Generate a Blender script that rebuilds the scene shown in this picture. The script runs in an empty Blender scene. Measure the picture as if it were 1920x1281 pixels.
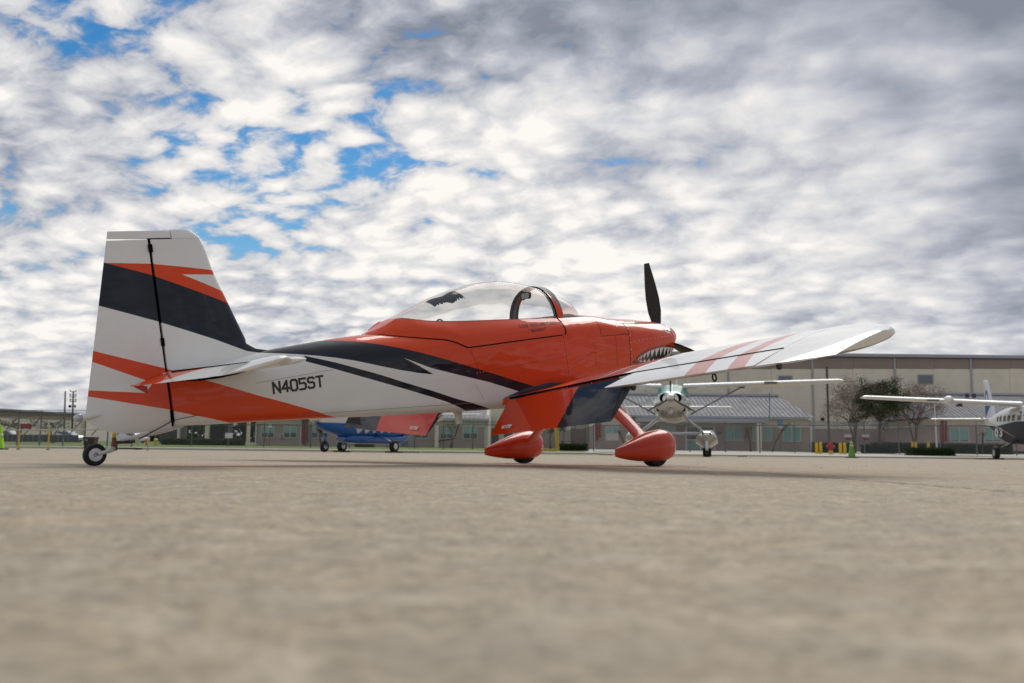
import bpy, bmesh, math, random
from mathutils import Vector, Matrix, Euler
from mathutils.bvhtree import BVHTree
import numpy as np
random.seed(7)
S = bpy.context.scene
C = S.collection
R = math.radians

# ---------------------------------------------------------------- camera
FPX, PITCH, ROLL, CAMH = 1705.97, R(6.8983), R(0.65475), 0.12394
cam_d = bpy.data.cameras.new('camera'); cam = bpy.data.objects.new('camera', cam_d); C.objects.link(cam)
cam_d.sensor_width = 36; cam_d.lens = 36*FPX/1920; cam_d.clip_start = .02; cam_d.clip_end = 20000
cam.matrix_world = Matrix.Translation((0, 0, CAMH)) @ Matrix.Rotation(R(90)+PITCH, 4, 'X') @ Matrix.Rotation(ROLL, 4, 'Z')
cam_d.dof.use_dof = True; cam_d.dof.focus_distance = 7.2; cam_d.dof.aperture_fstop = 3.2
S.camera = cam
S.render.engine = 'CYCLES'
S.view_settings.view_transform = 'Standard'; S.view_settings.look = 'None'
S.view_settings.gamma = 1; S.view_settings.use_curve_mapping = False; S.view_settings.exposure = 0.38

# ---------------------------------------------------------------- node helpers
class NT:
    def __init__(s, tree): s.t = tree; s.n = tree.nodes; s.l = tree.links
    def add(s, typ, **k):
        n = s.n.new(typ)
        for a, b in k.items(): setattr(n, a, b)
        return n
    def put(s, sock, v):
        if v is None: return
        if isinstance(v, bpy.types.NodeSocket): s.l.new(v, sock)
        else: sock.default_value = v
    def math(s, op, a, b=None, c=None, clamp=False):
        n = s.add('ShaderNodeMath', operation=op, use_clamp=clamp)
        for i, v in enumerate((a, b, c)): s.put(n.inputs[i], v)
        return n.outputs[0]
    def vmath(s, op, a, b=None):
        n = s.add('ShaderNodeVectorMath', operation=op)
        s.put(n.inputs[0], a); s.put(n.inputs[1], b)
        return n.outputs[0]
    def maprange(s, v, a, b, c, d, interp='LINEAR'):
        n = s.add('ShaderNodeMapRange', interpolation_type=interp)
        for i, x in enumerate((v, a, b, c, d)): s.put(n.inputs[i], x)
        return n.outputs[0]
    def mix(s, f, a, b, blend='MIX'):
        n = s.add('ShaderNodeMix', data_type='RGBA', blend_type=blend)
        s.put(n.inputs[0], f); s.put(n.inputs[6], a); s.put(n.inputs[7], b)
        return n.outputs[2]
    def noise(s, vec, scale, detail=4, rough=.5, dist=0.0, lac=2.0):
        n = s.add('ShaderNodeTexNoise'); s.put(n.inputs['Vector'], vec)
        n.inputs['Scale'].default_value = scale; n.inputs['Detail'].default_value = detail
        n.inputs['Roughness'].default_value = rough; n.inputs['Distortion'].default_value = dist
        n.inputs['Lacunarity'].default_value = lac
        return n.outputs[0]
    def sep(s, v):
        n = s.add('ShaderNodeSeparateXYZ'); s.put(n.inputs[0], v); return n.outputs
    def comb(s, x, y, z):
        n = s.add('ShaderNodeCombineXYZ')
        for i, v in enumerate((x, y, z)): s.put(n.inputs[i], v)
        return n.outputs[0]

# ---------------------------------------------------------------- world: daylight sky behind broken cloud
SUN_AZ, SUN_EL = R(22), R(46)          # azimuth clockwise from +Y (view direction), elevation
W = bpy.data.worlds.new('World'); S.world = W; W.use_nodes = True
nt = NT(W.node_tree); nt.n.clear()
tc = nt.add('ShaderNodeTexCoord')
d = nt.sep(tc.outputs['Generated'])
dz = nt.math('MAXIMUM', d[2], 0.0)
sky = nt.add('ShaderNodeTexSky'); sky.sky_type = 'NISHITA'; sky.sun_disc = False
sky.sun_elevation = SUN_EL; sky.sun_rotation = SUN_AZ; sky.ozone_density = 2.5; sky.dust_density = .15; sky.air_density = 1.25
hs_ = nt.add('ShaderNodeHueSaturation'); nt.l.new(sky.outputs[0], hs_.inputs['Color']); hs_.inputs['Saturation'].default_value = 1.45; bg_sky = nt.add('ShaderNodeBackground'); nt.l.new(hs_.outputs[0], bg_sky.inputs[0]); bg_sky.inputs[1].default_value = .07
# cloud deck: the view direction meets a sheet overhead
den = nt.math('ADD', dz, .26)
u = nt.math('DIVIDE', d[0], den); v = nt.math('DIVIDE', d[1], den)
ROT = R(20); ca_, sa_ = math.cos(ROT), math.sin(ROT)
ur = nt.math('ADD', nt.math('MULTIPLY', u, ca_), nt.math('MULTIPLY', v, -sa_))
vr = nt.math('ADD', nt.math('MULTIPLY', u, sa_), nt.math('MULTIPLY', v, ca_))
pos = nt.comb(nt.math('MULTIPLY', ur, .80), nt.math('MULTIPLY', vr, .92), 7.3)          # rolls drawn out along one heading
mid3 = nt.add('ShaderNodeTexNoise'); nt.put(mid3.inputs['Vector'], pos); mid3.inputs['Scale'].default_value = 5.6; mid3.inputs['Detail'].default_value = 3; mid3.inputs['Roughness'].default_value = .5
mid = mid3.outputs['Fac']
wv = nt.vmath('SCALE', nt.vmath('SUBTRACT', mid3.outputs['Color'], (.5, .5, .5)), None); wv.node.inputs['Scale'].default_value = .11
pos2 = nt.vmath('ADD', pos, wv)
vor = nt.add('ShaderNodeTexVoronoi', feature='SMOOTH_F1'); nt.put(vor.inputs['Vector'], pos2); vor.inputs['Scale'].default_value = 15.0; vor.inputs['Smoothness'].default_value = .8
puff = nt.maprange(vor.outputs['Distance'], .10, .62, 1.0, 0.0)
fb = nt.noise(pos2, 20.0, 6, .62, .10)
big = nt.noise(nt.vmath('ADD', pos, (1.2, 4.0, 0)), 1.5, 2, .5, .3)
low = nt.maprange(d[2], .04, .30, 1.0, 0.0)                     # towards the horizon the deck closes up
b_ = nt.math('ADD', nt.math('MULTIPLY', puff, .50), nt.math('MULTIPLY', fb, .95))
cov = nt.math('ADD', b_, nt.math('MULTIPLY', nt.math('SUBTRACT', mid, .5), 1.1))
cov = nt.math('ADD', cov, nt.math('MULTIPLY', nt.math('SUBTRACT', big, .5), .62))
east = nt.math('ADD', nt.math('MULTIPLY', d[0], 1.0), nt.math('MULTIPLY', d[2], .55))
cov = nt.math('ADD', cov, nt.maprange(east, -.15, .40, -.035, .36))
cov = nt.math('ADD', cov, nt.math('MULTIPLY', low, .50))
mask = nt.maprange(cov, .36, .64, 0.0, 1.0, 'SMOOTHSTEP')
calm = nt.maprange(nt.math('ADD', d[0], nt.math('MULTIPLY', d[2], 1.05)), .25, .75, 1.0, .28)   # the thick eastern deck is smoother
light = nt.math('MULTIPLY', nt.math('ADD', nt.math('MULTIPLY', nt.math('SUBTRACT', nt.maprange(b_, .36, .95, 0.0, 1.0), .5), calm), .5), .66)
light = nt.math('ADD', light, nt.maprange(mid, .28, .72, -.04, .43))
gl = nt.math('ADD', nt.math('MULTIPLY', nt.maprange(nt.math('ADD', d[0], nt.math('MULTIPLY', d[2], 1.05)), .30, .88, 0.0, 1.0), .50), nt.maprange(big, .42, .70, -.10, .16))
light = nt.math('SUBTRACT', light, gl)
GD = Vector((math.sin(R(13))*math.cos(R(10)), math.cos(R(13))*math.cos(R(10)), math.sin(R(10))))     # where the sun brightens the deck from behind
dt = nt.add('ShaderNodeVectorMath', operation='DOT_PRODUCT'); nt.put(dt.inputs[0], tc.outputs['Generated']); dt.inputs[1].default_value = GD
light = nt.math('ADD', light, nt.maprange(dt.outputs['Value'], .90, 1.0, 0.0, .25, 'SMOOTHSTEP'))
light = nt.math('ADD', light, nt.math('MULTIPLY', low, .06), clamp=True)
ramp = nt.add('ShaderNodeValToRGB'); nt.put(ramp.inputs[0], light); cr_ = ramp.color_ramp
cr_.elements[0].position = 0; cr_.elements[0].color = (.24, .265, .32, 1); cr_.elements[1].position = .92; cr_.elements[1].color = (.98, .945, .90, 1)
e_ = cr_.elements.new(.30); e_.color = (.43, .455, .525, 1); e_ = cr_.elements.new(.58); e_.color = (.69, .695, .715, 1)
ccol = nt.mix(nt.maprange(d[2], .0, .12, .55, 0.0), ramp.outputs[0], (.70, .685, .685, 1))
bg_cl = nt.add('ShaderNodeBackground'); nt.l.new(ccol, bg_cl.inputs[0]); bg_cl.inputs[1].default_value = .77
mx = nt.add('ShaderNodeMixShader'); nt.l.new(mask, mx.inputs[0]); nt.l.new(bg_sky.outputs[0], mx.inputs[1]); nt.l.new(bg_cl.outputs[0], mx.inputs[2])
wo = nt.add('ShaderNodeOutputWorld'); nt.l.new(mx.outputs[0], wo.inputs[0])
W.cycles.sampling_method = 'MANUAL'; W.cycles.sample_map_resolution = 256
# the sun, filtered by the cloud
sd = bpy.data.lights.new('sun', 'SUN'); sd.energy = 1.5; sd.angle = R(38); sd.color = (1, .95, .88)
sun = bpy.data.objects.new('sun', sd); C.objects.link(sun)
sdir = Vector((math.sin(SUN_AZ)*math.cos(SUN_EL), math.cos(SUN_AZ)*math.cos(SUN_EL), math.sin(SUN_EL)))
sun.rotation_euler = (-sdir).to_track_quat('-Z', 'Y').to_euler()

# ---------------------------------------------------------------- pixel ray -> point at a chosen depth (metres ahead of the camera)
def P(px, py, Y):
    c, s = math.cos(ROLL), math.sin(ROLL); dx, dy = px-960, py-640.5
    x = c*dx+s*dy; up = s*dx-c*dy
    dd = Vector((x, FPX*math.cos(PITCH)-up*math.sin(PITCH), FPX*math.sin(PITCH)+up*math.cos(PITCH)))
    return Vector((0, 0, CAMH)) + dd*(Y/dd.y)
def PZ(px, py, z):
    a = P(px, py, 1.0)-Vector((0, 0, CAMH)); return Vector((0, 0, CAMH))+a*((z-CAMH)/a.z)

# ---------------------------------------------------------------- materials
MATS = {}
def pmat(name, col, rough=.6, metal=0.0, coat=0.0, spec=.5, var=0.0, vscale=6.0, bump=0.0, bscale=40.0, coords='Object', emit=None, vdetail=5):
    if name in MATS: return MATS[name]
    m = bpy.data.materials.new(name); m.use_nodes = True; n = NT(m.node_tree); b = n.n['Principled BSDF']
    tc = n.add('ShaderNodeTexCoord'); vec = tc.outputs[coords]
    c4 = (*col, 1)
    if var:
        f = n.noise(vec, vscale, vdetail, .6)
        f = n.maprange(f, .3, .7, 1-var, 1+var)
        mm = n.add('ShaderNodeVectorMath', operation='SCALE'); mm.inputs[0].default_value = col; n.l.new(f, mm.inputs['Scale'])
        n.l.new(mm.outputs[0], b.inputs['Base Color'])
        rr = n.maprange(n.noise(vec, vscale*2.3, 3), .3, .7, rough*.85, min(1, rough*1.15)); n.l.new(rr, b.inputs['Roughness'])
    else:
        b.inputs['Base Color'].default_value = c4; b.inputs['Roughness'].default_value = rough
    b.inputs['Metallic'].default_value = metal; b.inputs['Coat Weight'].default_value = coat; b.inputs['Coat Roughness'].default_value = .04
    b.inputs['Specular IOR Level'].default_value = spec
    if bump:
        bp = n.add('ShaderNodeBump'); bp.inputs['Strength'].default_value = bump; bp.inputs['Distance'].default_value = .01
        n.l.new(n.noise(vec, bscale, 4), bp.inputs['Height']); n.l.new(bp.outputs[0], b.inputs['Normal'])
    MATS[name] = m; return m

# ---------------------------------------------------------------- mesh helpers
def link(o, parent=None):
    C.objects.link(o)
    if parent is not None: o.parent = parent
    return o
def mesh(name, verts, faces, mat, parent=None, smooth=True, angle=None):
    me = bpy.data.meshes.new(name); me.from_pydata([tuple(v) for v in verts], [], faces)
    bm = bmesh.new(); bm.from_mesh(me); bmesh.ops.recalc_face_normals(bm, faces=bm.faces)
    bm.to_mesh(me); bm.free()
    for m in (mat if isinstance(mat, (list, tuple)) else [mat]): me.materials.append(m)
    if smooth:
        for p in me.polygons: p.use_smooth = True
        if angle: me.set_sharp_from_angle(angle=R(angle))
    return link(bpy.data.objects.new(name, me), parent)
class MB:
    """collects shapes into one mesh"""
    def __init__(s): s.v = []; s.f = []; s.mi = []; s.cur = 0
    def raw(s, vs, fs):
        k = len(s.v); s.v += [tuple(x) for x in vs]; s.f += [tuple(i+k for i in f) for f in fs]; s.mi += [s.cur]*len(fs); return s
    def box(s, c, d, rz=0, rx=0, ry=0):
        hx, hy, hz = d[0]/2, d[1]/2, d[2]/2; M = Euler((rx, ry, rz)).to_matrix(); c = Vector(c)
        vs = [c+M@Vector((x*hx, y*hy, z*hz)) for z in (-1, 1) for x, y in ((-1, -1), (1, -1), (1, 1), (-1, 1))]
        return s.raw(vs, [(3, 2, 1, 0), (4, 5, 6, 7), (0, 1, 5, 4), (1, 2, 6, 5), (2, 3, 7, 6), (3, 0, 4, 7)])
    def hexa(s, vs): return s.raw(vs, [(3, 2, 1, 0), (4, 5, 6, 7), (0, 1, 5, 4), (1, 2, 6, 5), (2, 3, 7, 6), (3, 0, 4, 7)])
    def tube(s, pts, rad, n=8, cap=True, flat=1.0, up=None):
        pts = [Vector(p) for p in pts]; rad = rad if isinstance(rad, (list, tuple)) else [rad]*len(pts)
        vs = []
        for i, p in enumerate(pts):
            t = (pts[min(i+1, len(pts)-1)]-pts[max(i-1, 0)]).normalized()
            a = Vector(up) if up else (Vector((0, 0, 1)) if abs(t.z) < .9 else Vector((1, 0, 0)))
            sx = t.cross(a).normalized(); sy = sx.cross(t).normalized()
            for k in range(n):
                an = 2*math.pi*k/n; vs.append(p+sx*math.cos(an)*rad[i]+sy*math.sin(an)*rad[i]*flat)
        fs = [(i*n+k, i*n+(k+1) % n, (i+1)*n+(k+1) % n, (i+1)*n+k) for i in range(len(pts)-1) for k in range(n)]
        if cap: fs += [tuple(range(n-1, -1, -1)), tuple((len(pts)-1)*n+k for k in range(n))]
        return s.raw(vs, fs)
    def lathe(s, prof, origin, axis=(0, 0, 1), n=20, xdir=None, cap=True):
        """prof: (radius, along)"""
        o = Vector(origin); a = Vector(axis).normalized()
        e = Vector(xdir) if xdir else (Vector((1, 0, 0)) if abs(a.x) < .8 else Vector((0, 1, 0)))
        e = (e-a*e.dot(a)).normalized(); g = a.cross(e)
        vs = [o+a*h+(e*math.cos(2*math.pi*k/n)+g*math.sin(2*math.pi*k/n))*r for r, h in prof for k in range(n)]
        m = len(prof)
        fs = [(i*n+k, i*n+(k+1) % n, (i+1)*n+(k+1) % n, (i+1)*n+k) for i in range(m-1) for k in range(n)]
        if cap and prof[0][0] > 1e-6: fs.append(tuple(range(n-1, -1, -1)))
        if cap and prof[-1][0] > 1e-6: fs.append(tuple((m-1)*n+k for k in range(n)))
        return s.raw(vs, fs)
    def prism(s, poly, o, ex, ey, h):
        """poly in the plane (ex, ey) at o, extruded along h"""
        o, ex, ey, h = Vector(o), Vector(ex), Vector(ey), Vector(h); n = len(poly)
        vs = [o+ex*x+ey*y for x, y in poly]+[o+ex*x+ey*y+h for x, y in poly]
        return s.raw(vs, [tuple(range(n)), tuple(range(2*n-1, n-1, -1))]+[(i, i+n, (i+1) % n+n, (i+1) % n) for i in range(n)])
    def build(s, name, mat, parent=None, smooth=False, angle=None):
        o = mesh(name, s.v, s.f, mat, parent, smooth, angle)
        if isinstance(mat, (list, tuple)):
            for p, i in zip(o.data.polygons, s.mi): p.material_index = i
        return o
def loft(rings, closed=True, cap=True):
    n = len(rings[0]); vs = [p for r in rings for p in r]; fs = []
    m = n if closed else n-1
    for i in range(len(rings)-1):
        for k in range(m): fs.append((i*n+k, i*n+(k+1) % n, (i+1)*n+(k+1) % n, (i+1)*n+k))
    if cap and closed: fs += [tuple(range(n-1, -1, -1)), tuple((len(rings)-1)*n+k for k in range(n))]
    return vs, fs
def thing(name, label, cat, loc=(0, 0, 0), rot=(0, 0, 0), group=None):
    o = bpy.data.objects.new(name, None); C.objects.link(o); o.location = loc; o.rotation_euler = rot; o.empty_display_size = .2
    return tag(o, label, cat, group)
def tag(o, label, cat, group=None):
    o['label'] = label; o['category'] = cat
    if group: o['group'] = group
    return o
def structure(o): o['kind'] = 'structure'; return o
def dup(root, loc, rot=None, label=None):
    r = root.copy(); C.objects.link(r); r.location = loc
    if rot is not None: r.rotation_euler = rot
    if label: r['label'] = label
    for ch in list(root.children):
        c = ch.copy(); C.objects.link(c); c.parent = r
        for g in list(ch.children):
            q = g.copy(); C.objects.link(q); q.parent = c
    return r
def text_mesh(body, size, width=None, bold=.0):
    cu = bpy.data.curves.new('t', 'FONT'); cu.body = body; cu.size = size; cu.offset = bold; cu.align_x = 'CENTER'; cu.align_y = 'CENTER'; cu.resolution_u = 3
    o = bpy.data.objects.new('t', cu); C.objects.link(o)
    dg = bpy.context.evaluated_depsgraph_get(); me = bpy.data.meshes.new_from_object(o.evaluated_get(dg))
    vs = [Vector(v.co) for v in me.vertices]; fs = [tuple(p.vertices) for p in me.polygons]
    bpy.data.objects.remove(o); bpy.data.curves.remove(cu); bpy.data.meshes.remove(me)
    if width:
        xs = [q.x for q in vs]; k = width/(max(xs)-min(xs))
        for q in vs: q.x *= k
    return vs, fs

# shared materials
M_BLK = pmat('satin black', (.012, .012, .013), .45, coat=.2)
M_GAP = pmat('gap black', (.004, .004, .004), .9, spec=.1)
M_TYRE = pmat('tyre rubber', (.012, .012, .013), .75, var=.25, vscale=30)
M_ALU = pmat('aluminium', (.62, .62, .63), .3, 1.0, var=.1, vscale=20)
M_STEEL = pmat('painted steel', (.62, .60, .56), .4, coat=.3)
M_DARKIN = pmat('cockpit dark', (.03, .03, .032), .8)
M_LETTER = pmat('black lettering', (.008, .008, .010), .35, coat=.5)

M_SIGNW = pmat('sign white', (.70, .70, .68), .5); M_SIGNM = pmat('sign maroon', (.20, .012, .035), .5); M_SIGNB = pmat('sign blue', (.02, .16, .52), .45); M_SIGNK = pmat('sign ink', (.02, .02, .025), .6)

def lerp_tab(tab,x):
    if x<=tab[0][0]: return tab[0][1:]
    for a,b in zip(tab,tab[1:]):
        if x<=b[0]:
            t=(x-a[0])/(b[0]-a[0]); return tuple(p+(q-p)*t for p,q in zip(a[1:],b[1:]))
    return tab[-1][1:]
def smooth_tab(tab,x):
    # Catmull-Rom through table rows
    n=len(tab)
    if x<=tab[0][0]: return tab[0][1:]
    if x>=tab[-1][0]: return tab[-1][1:]
    i=max(k for k in range(n) if tab[k][0]<=x); i=min(i,n-2)
    x0,x1=tab[i][0],tab[i+1][0]; h=x1-x0; t=(x-x0)/h
    out=[]
    for c in range(1,len(tab[0])):
        p0,p1=tab[i][c],tab[i+1][c]
        d=(p1-p0)/h
        dl=(p0-tab[i-1][c])/(x0-tab[i-1][0]) if i>0 else d
        dr=(tab[i+2][c]-p1)/(tab[i+2][0]-x1) if i+2<n else d
        m0=0 if dl*d<=0 else 2*dl*d/(dl+d)
        m1=0 if dr*d<=0 else 2*dr*d/(dr+d)
        out.append((2*t**3-3*t*t+1)*p0+(t**3-2*t*t+t)*h*m0+(-2*t**3+3*t*t)*p1+(t**3-t*t)*h*m1)
    return tuple(out)
# fuselage stations: x, top z, shoulder z, bottom z, half width, bottom corner radius
FUS=[(-4.085,1.40,1.28,1.045,.035,.03),(-3.8,1.43,1.28,1.012,.085,.06),(-3.44,1.485,1.285,.975,.14,.08),(-3.05,1.512,1.29,.932,.2,.09),
(-2.6,1.532,1.30,.882,.265,.1),(-2.2,1.535,1.315,.838,.315,.1),(-1.7,1.53,1.325,.785,.36,.1),(-1.2,1.52,1.328,.74,.39,.1),(-.7,1.52,1.33,.71,.405,.1),
(-.3,1.515,1.325,.70,.41,.1),(.07,1.5,1.31,.70,.41,.12),(.45,1.443,1.24,.705,.405,.16),(.84,1.398,1.16,.73,.395,.2),(1.06,1.365,1.13,.80,.375,.2),
(1.2,1.345,1.12,.875,.355,.18),(1.28,1.33,1.12,.925,.337,.15),(1.335,1.312,1.12,.965,.312,.13),(1.375,1.28,1.125,1.0,.275,.1),(1.395,1.245,1.13,1.035,.225,.08),(1.402,1.19,1.13,1.075,.13,.04)]
def fus_ring(x,n1=5,n2=7,n3=9,n4=16):
    zt,zs,zb,w,r=smooth_tab(FUS,x)
    r=min(r,w*.9,(zs-zb)*.8); wb=w*.93
    pts=[]
    for i in range(n1): pts.append(((wb-r)*i/n1,zb-0.0))
    for i in range(n2):
        t=math.pi/2*i/n2; pts.append((wb-r+r*math.sin(t),zb+r-r*math.cos(t)))
    for i in range(n3):
        t=i/n3; pts.append((wb+(w-wb)*math.sin(t*math.pi/2),zb+r+(zs-zb-r)*t))
    for i in range(n4+1):
        t=math.pi/2*i/n4; pts.append((w*math.cos(t)**.9 if i<n4 else 0.0,zs+(zt-zs)*math.sin(t)**.95))
    return pts   # (y, z) from bottom centre to top centre
def fus_y(x,z):
    R=fus_ring(x)
    R=[p for p in R]
    if z<=R[5][1]: return R[5][0]
    for a,b in zip(R[5:],R[6:]):
        if a[1]<=z<=b[1] and b[1]>a[1]:
            t=(z-a[1])/(b[1]-a[1]); return a[0]+(b[0]-a[0])*t
    return 0.0
# ================================================================ setting: ground
def ground_mat():
    m = bpy.data.materials.new('apron concrete'); m.use_nodes = True; n = NT(m.node_tree); b = n.n['Principled BSDF']
    tc = n.add('ShaderNodeTexCoord'); vec = tc.outputs['Object']; s = n.sep(vec)
    big = n.noise(vec, .35, 5, .6, .6); mid = n.noise(vec, 2.6, 5, .6); fine = n.noise(vec, 38, 4, .65); sp = n.add('ShaderNodeTexVoronoi'); n.put(sp.inputs['Vector'], vec); sp.inputs['Scale'].default_value = 75
    c = n.mix(n.maprange(big, .3, .7, 0, 1), (.54, .43, .28, 1), (.66, .54, .365, 1))
    c = n.mix(n.maprange(mid, .35, .72, 0, .55), c, (.40, .35, .28, 1))
    agg = n.mix(n.maprange(sp.outputs['Color'].node.outputs['Distance'], .0, .6, 0, 1), (.70, .60, .44, 1), (.34, .285, .21, 1))
    c = n.mix(.38, c, agg)
    gr = n.noise(vec, 17, 5, .7); c = n.mix(n.maprange(gr, .42, .66, .0, .6), c, (.27, .225, .165, 1)); gr2 = n.noise(n.vmath('ADD', vec, (3, 7, 1)), 11, 4, .65); c = n.mix(n.maprange(gr2, .48, .66, .0, .7), c, (.66, .57, .43, 1)); gr3 = n.noise(n.vmath('ADD', vec, (9, 2, 4)), 5.5, 3, .6); c = n.mix(n.maprange(gr3, .44, .62, .0, .40), c, (.36, .315, .255, 1)); gr4 = n.noise(n.vmath('ADD', vec, (1, 5, 8)), 3.1, 3, .6); c = n.mix(n.maprange(gr4, .52, .68, .0, .35), c, (.55, .42, .27, 1))
    c = n.mix(n.maprange(fine, .42, .75, 0, .5), c, (.22, .20, .17, 1))
    # tyre and drip stains
    st = n.noise(n.vmath('MULTIPLY', vec, (1.0, .28, 1.0)), 1.1, 5, .62, 1.2)
    c = n.mix(n.maprange(st, .60, .75, 0, .42), c, (.20, .18, .15, 1))
    # old sealed saw cuts every 6 m
    def joint(v, period, off):
        f = n.math('FRACT', n.math('DIVIDE', n.math('ADD', v, off), period)); return n.math('LESS_THAN', f, .008)
    j = n.math('MAXIMUM', joint(s[0], 6.1, 102.0), joint(s[1], 6.1, 97.35))
    c = n.mix(n.math('MULTIPLY', j, .6), c, (.10, .09, .08, 1))
    n.l.new(c, b.inputs['Base Color']); b.inputs['Roughness'].default_value = .88; b.inputs['Specular IOR Level'].default_value = .3
    bp = n.add('ShaderNodeBump'); bp.inputs['Strength'].default_value = .55; bp.inputs['Distance'].default_value = .004
    n.l.new(n.math('ADD', fine, n.math('MULTIPLY', sp.outputs['Distance'], .8)), bp.inputs['Height']); n.l.new(bp.outputs[0], b.inputs['Normal'])
    return m
def sheet(name, poly, mat):
    """ground sheet from (x, y, z) corners"""
    return structure(mesh(name, poly, [tuple(range(len(poly)))], mat, None, False))
M_GRASS = pmat('lawn', (.11, .165, .018), .9, var=.45, vscale=1.3, bump=.5, bscale=20, vdetail=8)
M_FARG = pmat('far land', (.075, .095, .035), .95, var=.35, vscale=.05)
M_WALK = pmat('pale concrete', (.50, .46, .39), .85, var=.12, vscale=.8)
M_KERB = pmat('kerb concrete', (.42, .40, .36), .85, var=.15, vscale=2)
sheet('terrain', [(-4000, -4000, -.05), (4000, -4000, -.05), (4000, 6000, -.05), (-4000, 6000, -.05)], M_FARG)
AE = 52.0            # far edge of the apron
sheet('apron', [(-160, -60, 0), (160, -60, 0), (160, AE, 0), (-160, AE, 0)], ground_mat())
# the nearest concrete in relief: aggregate proud of the paste
def vnoise(X, Y, lam, seed):
    def h(ix, iy):
        k = (ix.astype(np.int64)*73856093) ^ (iy.astype(np.int64)*19349663) ^ (seed*83492791); k = (k*2654435761) & 0xffffffff; k = ((k >> 13) ^ k)*1274126177 & 0xffffffff; return (k & 0xffff)/65535.0
    x, y = X/lam, Y/lam; ix, iy = np.floor(x), np.floor(y); fx, fy = x-ix, y-iy; fx = fx*fx*(3-2*fx); fy = fy*fy*(3-2*fy)
    return (h(ix, iy)*(1-fx)+h(ix+1, iy)*fx)*(1-fy)+(h(ix, iy+1)*(1-fx)+h(ix+1, iy+1)*fx)*fy
nr, nc = 820, 440
yv = .30*np.exp(np.linspace(0, math.log(5.4/.30), nr)); tv_ = np.linspace(-.66, .66, nc)
Yg = np.repeat(yv[:, None], nc, 1); Xg = Yg*tv_[None, :]
Zg = (vnoise(Xg, Yg, .011, 3)**2*.0035+vnoise(Xg, Yg, .024, 5)**2*.0035+vnoise(Xg, Yg, .07, 7)*.003)
fade = np.clip((5.4-Yg)/1.6, 0, 1)*np.clip((.66-np.abs(Xg/Yg))/.03, 0, 1); Zg = .0012+Zg*fade
me = bpy.data.meshes.new('apron_surface'); me.vertices.add(nr*nc); me.vertices.foreach_set('co', np.stack([Xg, Yg, Zg], -1).astype(np.float32).ravel())
ii = np.arange((nr-1)*nc).reshape(nr-1, nc)[:, :-1].ravel(); q4 = np.stack([ii, ii+1, ii+nc+1, ii+nc], -1); nq = len(q4)
me.loops.add(nq*4); me.loops.foreach_set('vertex_index', q4.ravel().astype(np.int32)); me.polygons.add(nq); me.polygons.foreach_set('loop_start', np.arange(0, nq*4, 4, dtype=np.int32)); me.polygons.foreach_set('loop_total', np.full(nq, 4, dtype=np.int32))
me.update(calc_edges=True); me.polygons.foreach_set('use_smooth', np.ones(nq, dtype=bool)); me.materials.append(bpy.data.materials['apron concrete']); structure(link(bpy.data.objects.new('apron_surface', me)))
# a low kerb and the rising ground in front of the buildings
k = MB(); k.box((0, AE+.1, .03), (320, .24, .10)); structure(k.build('kerb', M_KERB))
def slope_z(y): return .05+(y-AE)*(.40-.05)/(88-AE)
def strip(name, x0, x1, y0, y1, mat, dz=0.0):
    return sheet(name, [(x0, y0, slope_z(y0)+dz), (x1, y0, slope_z(y0)+dz), (x1, y1, slope_z(y1)+dz), (x0, y1, slope_z(y1)+dz)], mat)
XB = lambda px, Y: P(px, 845, Y).x
strip('lawn', -160, XB(1090, 70), AE+.2, 175, M_GRASS)
strip('forecourt_pavement', XB(1090, 70)+.02, 160, AE+.2, 175, M_WALK)
strip('service_path', -160, XB(1090, 70), 56.5, 60.5, M_WALK, .012)
strip('lawn', XB(1575, 74), XB(1660, 74), 78, 98, M_GRASS, .01); strip('lawn', XB(1690, 66), XB(1850, 66), 60, 69, M_GRASS, .01); strip('lawn', XB(1120, 62), XB(1160, 62), 60, 66, M_GRASS, .01)

# ================================================================ building kit (fronts face the camera)
M_CREAM = pmat('cream stucco', (.72, .655, .53), .9, var=.07, vscale=.7); M_TAUPE = pmat('taupe stucco', (.36, .295, .255), .9, var=.08, vscale=.7); M_BROWN = pmat('brown panel', (.30, .235, .20), .85, var=.08, vscale=.5)
M_ROOF = pmat('grey metal roof', (.30, .30, .305), .75, 0, spec=.2, var=.10, vscale=.6); M_RIDGE = pmat('ridge cap', (.42, .44, .47), .5, .2); M_TRIM = pmat('white trim', (.60, .58, .55), .6); M_FASC = pmat('grey fascia', (.36, .37, .39), .5)
M_PANE = pmat('teal glass', (.16, .33, .29), .12, 0, spec=.8, var=.10, vscale=.6); M_PANED = pmat('dark glass', (.02, .035, .035), .12, spec=.8); M_DOOR = pmat('grey door', (.13, .13, .135), .6)
M_REDP = pmat('red pipe', (.22, .012, .02), .45); M_STAIN = pmat('rain stain', (.10, .09, .075), .9)
def box_px(mb, x0, x1, y0, y1, Y, dep, fwd=0.0):
    """box whose front shows between pixels (x0..x1, y0..y1) at depth Y; y0 above y1"""
    a = P((x0+x1)/2, y0, Y); b = P((x0+x1)/2, y1, Y); X0 = P(x0, (y0+y1)/2, Y).x; X1 = P(x1, (y0+y1)/2, Y).x
    mb.box(((X0+X1)/2, Y+dep/2-fwd, (a.z+b.z)/2), (X1-X0, dep, a.z-b.z)); return mb
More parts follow.
